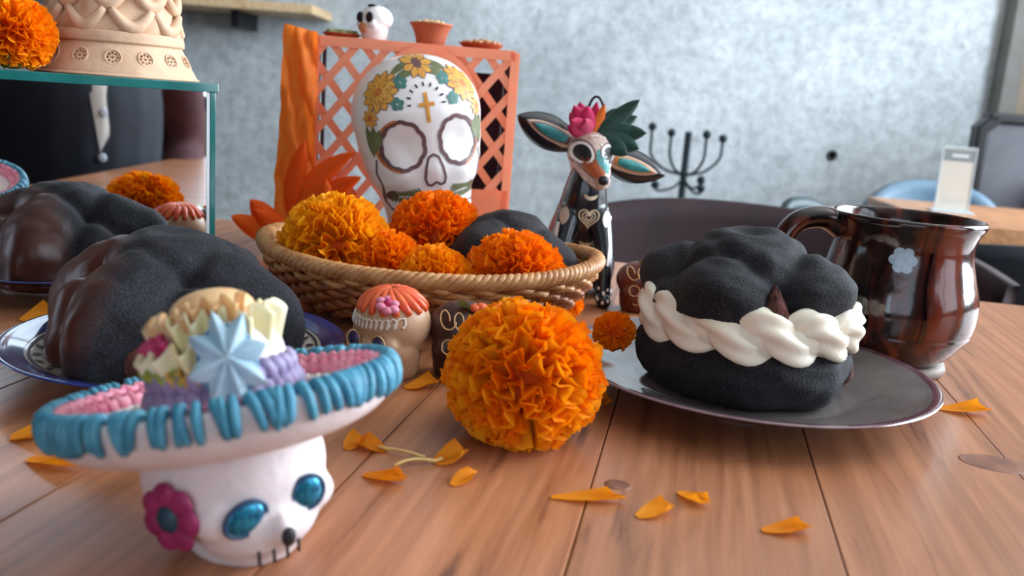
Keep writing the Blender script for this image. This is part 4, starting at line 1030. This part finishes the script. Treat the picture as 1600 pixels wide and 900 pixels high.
# ears: cupped leaf shapes standing out sideways
M_ered = mat('ear_tan_paint', '#b99a86', rough=.5); M_eor = mat('ear_ochre', '#b4732e', rough=.5)
def ear(sg, M):
    def shp(sc, th, off):
        def f(u, v):
            s = v * 2 - 1; w = .0150 * sc * (sin(pi * min(.10 + .90 * u, 1)) ** .75); l = .058 * (.5 + (u - .5) * (sc if sc < 1 else 1))
            if sc < 1: l = .058 * (.46 + (u - .5) * sc * .95)
            return M @ Vector((sg * l, -off + .0055 * s * s * (.4 + sin(pi * u)) * 1.0 - .0, s * w))
        def g(u, v): p = f(u, v); return p + (M.to_3x3() @ Vector((0, th, 0)))
        A_, B_ = grid(f, 20, 8); C_, D_ = grid(g, 20, 8); n = len(A_); nu = 20
        side = []
        for row in (0, 8):
            for i in range(nu): side.append((row * 21 + i, row * 21 + i + 1, n + row * 21 + i + 1, n + row * 21 + i))
        for c_ in (0, 20):
            for j in range(8): side.append((j * 21 + c_, j * 21 + 21 + c_, n + j * 21 + 21 + c_, n + j * 21 + c_))
        return A_ + C_, B_ + [tuple(i + n for i in q[::-1]) for q in D_] + side
    e = mk('ear', *shp(1.0, .0030, 0), M_dogb, hh_)
    mk('ear_border', *shp(.84, .0006, .0008), M_ered, e); mk('ear_band', *shp(.70, .0006, .0014), M_eor if sg > 0 else M_pbrown, e); mk('ear_inner', *shp(.58, .0006, .0020), M_dteal, e)
ear(-1, T(-.013, .004, .0245) @ RY(radians(20)) @ RX(radians(-8)))
ear(1, T(.016, .006, .0160) @ RY(radians(11)) @ RX(radians(-8)))
# chest hearts
pb = Painter(bvh_mesh(bm_), (0, 0, 0), (1, 0, 0), (0, 0, 1), .0003)
M_dgold = mat('pale_gold_paint', '#d9c6a8', '#c9b08c', scale=300, rough=.4)
for s_ in (.0088, .0058, .0030): mk('chest_heart', *pb.stroke(heart(.004, .0735, s_), .0013, True, 1), M_dgold, db)
for z_ in (.0935, .0520):
    mk('chest_crescent', *pb.fill([(.004 + .0060 * cos(t), z_ + .0052 * sin(t)) for t in (pi + pi * i / 10 for i in range(11))] + [(.004 + .0060 * cos(t), z_ + .0018 * sin(t)) for t in (2 * pi - pi * i / 10 for i in range(1, 10))], 2), M_dgold, db)
for sg in (-1, 1):
    mk('shoulder_patch', *pb.fill(leafpoly(sg * .0185, .066, radians(80), .016, .004), 3), M_ered if sg < 0 else M_dwht, db)
    mk('leg_stripe', *pb.stroke([(sg * .0225, .035), (sg * .0235, .052), (sg * .0215, .068)], .0022), M_dwht, db)
for k, (x_, z_) in enumerate(((.0155, .0080), (.0195, .0060), (.0240, .0075), (.0205, .0125), (.0240, .0150), (.0165, .0160))):
    mk('paw_dot', *pb.fill(ell(x_, z_, .0011, .0015, 0, 8), 1), M_dwht, db)
# felt flower, leaves and hanging loop
M_fpink = mat('hot_pink_felt', '#d3135a', '#b80f4c', scale=200, rough=.9, sheen=.4); M_fgreen = mat('dark_green_felt', '#0f3328', '#17453a', scale=200, rough=.9, sheen=.4); M_forange = mat('orange_felt', '#e8772a', rough=.9)
def felt(name, M, ln, w, m, parent, cup=.25):
    def f(u, v):
        s = v * 2 - 1; ww = w * (sin(pi * min(.14 + .86 * u, 1)) ** .65) * (1 if u < .97 else .3)
        return M @ Vector((s * ww, -cup * w * (1 - s * s) - .10 * ln * u * u, ln * u))
    A_, B_ = grid(f, 10, 6); n = len(A_); d = M.to_3x3() @ Vector((0, .0013, 0))
    side = [(i, i + 1, n + i + 1, n + i) for i in range(10)] + [(66 + i, 67 + i, n + 67 + i, n + 66 + i) for i in range(10)]
    return mk(name, A_ + [p + d for p in A_], B_ + [tuple(i + n for i in q[::-1]) for q in B_] + side, m, parent, smooth=False)
for ax, ay, ln_, w_ in ((-58, -20, .024, .0072), (-36, -5, .029, .0075), (-14, -12, .026, .0072), (-46, 25, .024, .007), (-20, 18, .028, .0070), (8, 15, .024, .006), (-75, 0, .020, .0065), (-30, -35, .020, .0070)):
    felt('pink_petal', T(-.006, .000, .0350) @ RY(radians(ax)) @ RX(radians(-ay)), ln_, w_, M_fpink, hh_)
felt('orange_petal', T(.001, .000, .036) @ RY(radians(8)), .026, .0042, M_forange, hh_)
felt('pink_petal', T(-.001, .002, .036) @ RY(radians(-2)), .027, .0045, M_fpink, hh_)
for ax, ay, ln_, w_ in ((42, 0, .044, .0072), (60, 8, .036, .0075), (82, -5, .040, .0085), (104, -10, .036, .0090), (28, 15, .026, .006), (122, -18, .030, .0085)):
    felt('green_leaf', T(.0045, -.001, .0365) @ RY(radians(ax)) @ RX(radians(-ay)), ln_, w_, M_fgreen, hh_)
lp = smoothp([(-.004, .003, .036), (-.008, .003, .052), (-.005, .003, .065), (.001, .003, .066), (.007, .003, .055), (.008, .003, .040), (.006, .003, .034)], 5)
mk('hanging_loop', *tube(lp, .0011, 8), M_dark, hh_)

# ------------------------------------------------------------------ mirror case with clay figure
MA = radians(40)
a_ = Vector((-sin(MA), cos(MA), 0)); b_ = Vector((cos(MA), sin(MA), 0))
def mw(al, la, z): p = a_ * al + b_ * la; return Vector((p.x, p.y, z))
MC = thing('mirror_case', 'mirror-fronted glass case with teal edges carrying the clay figure at left', 'mirror case', mw(.630, .2445, TZ), (0, 0, MA))
M_mir = mat('mirror_silver', (.78, .80, .82, 1), rough=.015, metal=1)
M_tg = mat('teal_glass_edge', '#1b5c59', '#236a66', scale=60, rough=.12, coat=.6)
M_gl = mat('clear_glass', (.80, .93, .90, 1), rough=.02, trans=1.0)
CW, CD, CH = .285, .17, .158
mk('mirror_front', *box(-CW, -.0062, 0, .004, 0, CH), M_mir, MC, smooth=False)
mk('front_edge', *box(-.0040, 0, -.0008, .0055, 0, CH, .0006), M_tg, MC, smooth=False)
mk('edge_bead', *box(-.0062, -.0040, -.0004, .004, 0, CH), mat('pale_bead', '#c9cfd0', rough=.3), MC, smooth=False)
mk('side_glass', *box(-.0045, -.0004, .0055, CD, 0, CH), M_tg, MC, smooth=False)
mk('back_glass', *box(-CW, -.0062, CD - .004, CD, 0, CH), M_mir, MC, smooth=False)
mk('side_glass', *box(-CW, -CW + .004, .0045, CD - .0045, 0, CH), M_tg, MC, smooth=False)
tg = mk('top_glass', *box(-CW - .002, .0018, .0006, CD + .002, CH, CH + .0055), M_gl, MC, smooth=False)
mk('top_edge', *box(-CW - .002, .0018, -.0016, .0006, CH - .0002, CH + .0058, .0005), M_tg, tg, smooth=False)
# clay figure
p = mw(.697, .197, TZ + CH + .0056)
CF = thing('clay_figure', 'unglazed beige clay figure with a draped skirt and stamped foot on the mirror case', 'figurine', p, (0, 0, .5)); CF.scale = (.91, .91, .95)
mk('foot', *lathe(smoothp([(0, 0), (.0585, 0), (.0605, .0025), (.0595, .005), (.0555, .012), (.0505, .022), (.0495, .0235)], 3) + [(.03, .024)], 64), M_clay, CF)
mk('collar', *lathe(smoothp([(.03, .0235), (.0495, .0235), (.0515, .0265), (.051, .030), (.0485, .032), (.03, .032)], 3), 64), M_clay, CF)
def skirt(r, z, a): return r * (1 + .045 * sin(7 * a + z * 55) * min(1, (z - .03) * 60) + .02 * sin(13 * a - z * 90))
mk('skirt', *lathe(smoothp([(.047, .031), (.0475, .036), (.045, .048), (.041, .062), (.035, .080), (.026, .098), (.018, .112), (.0165, .118)], 5), 96, fr=skirt), M_clay, CF)
for lvl, (zc, r_) in enumerate(((.041, .0475), (.057, .0445), (.071, .0400))):
    for k in range(9):
        a = 2 * pi * (k + .5 * lvl) / 9; q = []
        for j in range(11):
            s = j / 10; q.append(((r_ + .000 - .0015 * cos(pi * s)) * cos(a + (s - .5) * .62), (r_ + .000) * sin(a + (s - .5) * .62), zc + .006 - .014 * sin(pi * s) * .9))
        mk('swag', *tube(q, [.0016 + .0034 * sin(pi * (.1 + .8 * j / 10)) for j in range(11)], 8), M_clay, CF)
mk('torso', *lathe(smoothp([(.016, .116), (.019, .128), (.021, .142), (.017, .152), (.007, .157), (.007, .163)], 4), 32, 1, .75), M_clay, CF)
hc = mk('face', *ball((0, 0, .176), (.012, .013, .0155), 20, 14), M_clay, CF)
mk('wide_hat', *lathe(smoothp([(.012, .184), (.034, .187), (.036, .190), (.014, .191), (.013, .203), (0, .206)], 3), 36), M_clay, CF)
for sg in (-1, 1): mk('arm', *limb([(sg * .019, 0, .148), (sg * .032, -.006, .128), (sg * .018, -.020, .118)], [.006, .005, .004]), M_clay, CF)
M_claydk = mat('clay_dent_shade', '#9a6c50', '#865a40', scale=80, rough=.85)  # darker clay colour stands in for the shade in the stamped dents
for k in range(15):
    a = 2 * pi * k / 15; M = RZ(a) @ T(.0547, 0, .0135) @ RY(radians(66))
    L_ = [xf(ball((.0034 * cos(t), .0034 * sin(t), 0), (.0010, .0010, .0006), 8, 6), M) for t in (2 * pi * i / 8 for i in range(8))] + [xf(ball((0, 0, 0), (.0011, .0011, .0006), 8, 6), M)]
    s_ = mk('stamped_rosette', *join(*L_), M_claydk, CF)
    mk('stamp_ring', *xf(tube([(.0056 * cos(t), .0056 * sin(t), 0) for t in (2 * pi * i / 20 for i in range(20))], .0006, 6, closed=True), M), M_clay, s_)

# ------------------------------------------------------------------ background furniture
def shell_chair(label, loc, rz, width, top, m, seat_z=.44, group=None, sag=0.0, wrap=1.15, round_=.35, back_h=.36):
    t = thing('dining_chair', label, 'chair', loc, (0, 0, rz), group)
    R = width / 2
    def prof(s):   # top outline, s -1..1
        return top - back_h * (abs(s) ** 2.6) * round_ + sag * s
    def bk_(off):
        def f(u, v):
            s = u * 2 - 1; a = s * wrap; z0 = seat_z - .01; z1 = prof(s); z = z0 + (z1 - z0) * v
            r = R * (.86 + .14 * v) + off
            return (r * sin(a) / max(sin(wrap), .6), r * cos(a) * .75, z)
        return f
    A_, B_ = grid(bk_(0), 32, 12); C_, D_ = grid(bk_(.022), 32, 12); n = len(A_)
    side = [(12 * 33 + i, 12 * 33 + i + 1, n + 12 * 33 + i + 1, n + 12 * 33 + i) for i in range(32)] + [(i + 1, i, n + i, n + i + 1) for i in range(32)] + [(j * 33 + c, j * 33 + 33 + c, n + j * 33 + 33 + c, n + j * 33 + c) for c in (0, 32) for j in range(12)]
    mk('backrest', A_ + C_, B_ + [tuple(i + n for i in q[::-1]) for q in D_] + side, m, t)
    mk('seat', *lathe(smoothp([(0, seat_z - .03), (R * .8, seat_z - .03), (R * .9, seat_z - .01), (R * .86, seat_z + .01), (0, seat_z)], 3), 40, 1, .85), m, t)
    for sx in (-1, 1):
        for sy in (-1, 1): mk('leg', *tube([(sx * R * .55, sy * R * .5, seat_z - .028), (sx * R * .8, sy * R * .72, 0)], [.014, .009], 10), M_dark, t)
    return t
shell_chair('wide dark brown leather chair across the table behind the dog figure', (.385, 1.16, 0), radians(-3), .64, .783, M_brownsofa, round_=.16, sag=-.018, wrap=1.0)
shell_chair('pale blue-grey shell chair behind the far table sign', (1.06, 2.27, 0), radians(-15), .36, .785, M_bluechair, round_=.4)
shell_chair('small dark teal shell chair at the left end of the far table', (.72, 2.12, 0), radians(25), .18, .735, M_teal, round_=.35)
shell_chair('navy upholstered chair, its back put in for the shadow under the far table', (1.02, 1.735, 0), pi, .68, .742, M_navy, round_=.10)  # dark backrest sized to fill the shadow below the far table top
# second table
t2 = thing('dining_table', 'wooden table farther back at right, bearing the white sign stand', 'table', (1.06, 1.87, 0), (0, 0, radians(-5)))
for i in range(5): mk('plank', *box(-.25, .62, -.23 + .1 * i + .0006, -.23 + .1 * i + .0994, TZ - .038, TZ, .0015), M_table2, t2, smooth=False)
for sx in (-.20, .56):
    for sy in (-.18, .22): mk('leg', *box(sx - .025, sx + .025, sy - .025, sy + .025, 0, TZ - .0385, .003), M_dark, t2, smooth=False)
# sign
sg_ = thing('sign_stand', 'white card sign with grey header in a clear stand on the far table', 'sign', (.912, 1.90, TZ + .0002), (0, 0, radians(-14)))
M_acr = mat('acrylic', (.93, .96, .97, 1), rough=.05, trans=1.0); M_card = mat('white_card', '#c8c1b6', rough=.7)
mk('base', *box(-.042, .042, -.022, .022, 0, .004, .001), mat('white_acrylic', '#b9c6cc', rough=.3), sg_, smooth=False)
cdp = mk('card', *xf(box(-.031, .031, -.0010, .0010, .006, .134), RX(radians(-4))), M_card, sg_, smooth=False)
M_hdr = mat('grey_header_print', '#7f868a', rough=.7); M_prt = mat('pale_print', '#c9cccc', rough=.7); M_lp = mat('soft_grey_print', '#bdb8b0', rough=.7)
mk('header_print', *xf(box(-.030, .030, -.0014, -.0009, .107, .131), RX(radians(-4))), M_hdr, cdp, smooth=False)
mk('header_word', *xf(box(-.014, .018, -.0018, -.0013, .115, .122), RX(radians(-4))), M_prt, cdp, smooth=False)
for z_ in (.020, .027): mk('print_line', *xf(box(-.022, .022, -.0014, -.0009, z_, z_ + .0028), RX(radians(-4))), M_lp, cdp, smooth=False)
for sx in (-.0335, .0320): mk('clear_edge', *xf(box(sx, sx + .0015, -.0025, .0025, .004, .137), RX(radians(-4))), mat('pale_edge', '#cfdfe4', rough=.2), sg_, smooth=False)
mk('clear_edge', *xf(box(-.0335, .0335, -.0025, .0025, .1345, .137), RX(radians(-4))), MATS['pale_edge'], sg_, smooth=False)
# coat stand
cs = thing('coat_stand', 'thin dark iron coat stand with curled ball-tipped arms near the concrete wall', 'coat stand', (.487, 2.70, 0))
mk('pole', *tube([(0, 0, .01), (0, 0, TZ + .108)], .0105, 12), M_iron, cs)
mk('foot', *lathe([(.16, 0), (.16, .008), (.03, .018), (.012, .03)], 36), M_iron, cs)
zc = TZ - .02
for (tx, tz, y_) in ((-.105, .135, .02), (.108, .115, .02), (.045, .125, -.05), (-.040, .120, .06)):
    q = smoothp([(0, 0, zc), (tx * .55, y_ * .6, zc + .012), (tx * .95, y_, zc + .050), (tx, y_, zc + tz - .03), (tx, y_, zc + tz)], 5)
    arm = mk('arm', *tube(q, .0045, 8), M_iron, cs); mk('ball_tip', *ball((tx, y_, zc + tz), .013, 12, 8), M_iron, arm)
for (tx, tz, y_) in ((-.085, -.045, -.02), (.060, -.050, .02), (.045, -.020, -.04)):
    q = smoothp([(0, 0, zc - .01), (tx * .4, y_, zc - .03 + tz * .2), (tx * .9, y_, zc + tz - .005), (tx, y_, zc + tz + .01)], 5)
    arm = mk('arm', *tube(q, .0040, 8), M_iron, cs); mk('ball_tip', *ball((tx, y_, zc + tz + .012), .013, 12, 8), M_iron, arm)
# tall grey panel with black frame
pn = thing('booth_screen', 'tall grey padded screen with a black frame at the right edge', 'screen', (1.45, 2.50, 0), (0, 0, radians(-6)))
mk('padding', *box(-.19, .30, -.02, .02, .10, .95, .012), mat('charcoal_pad', '#5a585e', '#504e55', scale=20, rough=.7), pn)
mk('frame', *join(box(-.215, -.185, -.03, .03, 0, .93, .006), box(-.19, .33, -.03, .03, .948, .975, .006), xf(box(-.03, .03, -.03, .03, -.016, .016, .006), T(-.187, 0, .942) @ RY(radians(-45))), box(.30, .33, -.03, .03, 0, .95, .006)), M_dark, pn, smooth=False)
mk('cushion', *box(-.02, .28, -.14, -.025, .52, .82, .03), M_navy, pn)
# shelf
sh = thing('wall_shelf', 'pale wooden plank shelf on the concrete wall at top left', 'shelf', (-.645, 2.86, TZ + .365))
mk('board', *box(-1.3, 0, -.13, .138, 0, .026, .002), M_pale, sh, smooth=False)
for x_ in (-.25, -1.0): mk('bracket', *box(x_ - .012, x_ + .012, -.06, .138, -.05, -.0005, .002), M_dark, sh, smooth=False)  # dark bracket also stands in for the dim shadow under the board

# ------------------------------------------------------------------ person seen in the mirror, seated at the near right corner of the table
PX, PY = .70, -.16
pe = thing('person', 'person in navy vest over maroon shirt seated at table, seen in the mirror', 'person', (PX, PY, 0), (0, 0, radians(28)))
def pb_(lst): return [limb(p, r) for p, r in lst]
torso = [xf(limb([(0, -.02, .50), (0, -.03, .62), (0, -.02, .78), (0, -.01, .92), (0, -.02, 1.02)], [.13, .125, .135, .14, .10], 20), SC(1.18, .85, 1)),
         limb([(-.10, -.02, 1.005), (.10, -.02, 1.005)], [.06, .06])]
neck = [limb([(0, -.02, 1.02), (0, .0, 1.12)], [.06, .053])]
headp = [ball((0, .015, 1.245), (.077, .098, .105), 24, 16), limb([(0, .03, 1.19), (0, .055, 1.155)], [.06, .04]), limb([(0, .105, 1.25), (0, .122, 1.222)], [.011, .015], 8, 3), ball((0, .098, 1.180), (.024, .012, .008)), ball((-.079, .005, 1.235), (.010, .018, .030)), ball((.079, .005, 1.235), (.010, .018, .030)), ball((0, .085, 1.275), (.05, .02, .012))]
arms, hands = [], []
for s in (-1, 1):
    el = (s * .250, -.04, .76); wr = (s * .135, .15, .655)
    arms += [limb([(s * .165, -.02, 1.0), (s * .22, -.01, .90), el], [.058, .048, .040]), limb([el, (s * .200, .06, .70), wr], [.040, .036, .026])]
    hx_ = Vector(wr)
    hands += [limb([hx_, hx_ + Vector((-s * .03, .05, -.002))], [.024, .027])]
    for k, (fx, ln) in enumerate(((-.030, .066), (-.010, .074), (.010, .070), (.029, .055))):
        b0 = hx_ + Vector((-s * .035 + fx * .8, .070 + .006 * (1 - abs(k - 1.5)), -.004))
        hands.append(limb([b0, b0 + Vector((-s * .008, ln * .45, .006)), b0 + Vector((-s * .016, ln * .8, -.002)), b0 + Vector((-s * .018, ln, -.012))], [.0098, .009, .0085, .0075], 10, 3))
    tb0 = hx_ + Vector((-s * .045, .025, 0)); hands.append(limb([tb0, tb0 + Vector((-s * .028, .022, 0)), tb0 + Vector((-s * .036, .050, -.006))], [.013, .011, .009], 10, 3))
legs = []
for s in (-1, 1):
    legs += [limb([(s * .09, -.02, .52), (s * .12, .2, .52), (s * .13, .40, .50)], [.088, .078, .062]), limb([(s * .13, .40, .50), (s * .13, .41, .28), (s * .13, .39, .09)], [.060, .056, .042]), limb([(s * .13, .36, .045), (s * .14, .50, .035)], [.045, .035])]
M_skin = mat('skin', '#a8745a', '#9c6a52', scale=30, rough=.5, sss=.1)
body = mko('body', fuse(torso + neck + headp + arms + hands + legs, .0055, 5, 'body'), M_skin, pe)
def grow(lst, g): return [limb(p, [r + g for r in rr]) for p, rr in lst]
shirt_parts = [xf(limb([(0, -.02, .52), (0, -.03, .62), (0, -.02, .78), (0, -.01, .92), (0, -.02, 1.02)], [.136, .133, .143, .148, .108], 20), SC(1.18, .86, 1)), limb([(-.10, -.02, 1.005), (.10, -.02, 1.005)], [.068, .068])]
for s in (-1, 1):
    el = (s * .250, -.04, .76); shirt_parts += [limb([(s * .165, -.02, 1.0), (s * .22, -.01, .90), el], [.068, .058, .051]), limb([el, (s * .200, .06, .70), (s * .142, .135, .661)], [.051, .046, .037])]
shirt = mko('shirt', fuse(shirt_parts, .008, 6, 'shirt'), mat('maroon_cotton', '#5b3236', '#4e2a2e', scale=40, rough=.85), pe)
vest = mko('vest', fuse([xf(limb([(0, -.02, .54), (0, -.028, .62), (0, -.018, .78), (0, -.004, .90), (0, -.004, .965)], [.145, .143, .151, .142, .095], 20), SC(1.20, .93, 1))], .008, 6, 'vest'), mat('navy_cotton', '#141a26', '#1a2130', scale=40, rough=.8), pe)
vb = bvh_mesh(vest.data)
pv = Painter(vb, (0, 0, 0), (-1, 0, 0), (0, 0, 1), .0006)
for z_ in (.60, .68, .76, .84):
    q = pv.pt(.0, z_); mk('button', *xf(lathe([(0, -.002), (.0075, -.002), (.0085, .001), (.006, .003), (0, .002)], 16), T(*q) @ RX(radians(-90))), mat('pearl_button', '#b9bcc4', rough=.3), vest)
L_ = pv.fill([(-.012, .80), (.004, .77), (.022, .86), (.020, .93), (.002, .945), (-.022, .93)], 4)
mk('white_scarf', [p + Vector((0, .001, 0)) for p in L_[0]], L_[1], mat('white_cotton', '#cfc9c2', rough=.8), vest)
M_trou = mat('dark_trousers', '#1a1a20', rough=.85)
tr = []
for s in (-1, 1): tr += [limb([(s * .09, -.02, .525), (s * .12, .2, .525), (s * .13, .40, .505)], [.098, .088, .072]), limb([(s * .13, .40, .505), (s * .13, .41, .28), (s * .13, .39, .10)], [.070, .066, .058])]
mko('trousers', fuse(tr + [xf(ball((0, -.03, .55), (.165, .13, .10)), T(0, 0, 0))], .009, 6, 'trousers'), M_trou, pe)
for s in (-1, 1): mko('shoe', fuse([limb([(s * .13, .355, .05), (s * .135, .43, .048), (s * .142, .52, .038)], [.052, .047, .038])], .006, 4, 'shoe'), M_dark, pe)
M_hair = mat('black_hair', '#120e0d', '#1c1614', scale=120, rough=.5, stretch=(1, 1, .2))
mko('hair', fuse([ball((0, -.008, 1.272), (.088, .098, .092), 24, 16), ball((0, -.05, 1.21), (.080, .060, .09), 20, 14)], .006, 4, 'hair'), M_hair, pe)
for s in (-1, 1):
    e = mk('eye', *ball((s * .031, .100, 1.245), (.013, .008, .007), 14, 10), M_dwht, pe); mk('iris', *ball((s * .031, .1065, 1.245), (.0052, .003, .0052), 10, 8), M_ink, e)
    mk('eyebrow', *tube([(s * .014, .1075, 1.268), (s * .031, .107, 1.273), (s * .047, .098, 1.268)], .0035, 6), M_hair, pe)
mk('lips', *ball((0, .1065, 1.181), (.023, .006, .0065), 14, 8), mat('lip_tint', '#8c4f45', rough=.5), pe)
pc_ = shell_chair('dark brown shell chair the person sits on, on the near side', (PX, PY, 0), radians(28) + pi, .60, .80, M_brownsofa, seat_z=.43, round_=.3)
pc_.location = (PX - .0 + .03 * sin(radians(28)), PY - .05, 0)
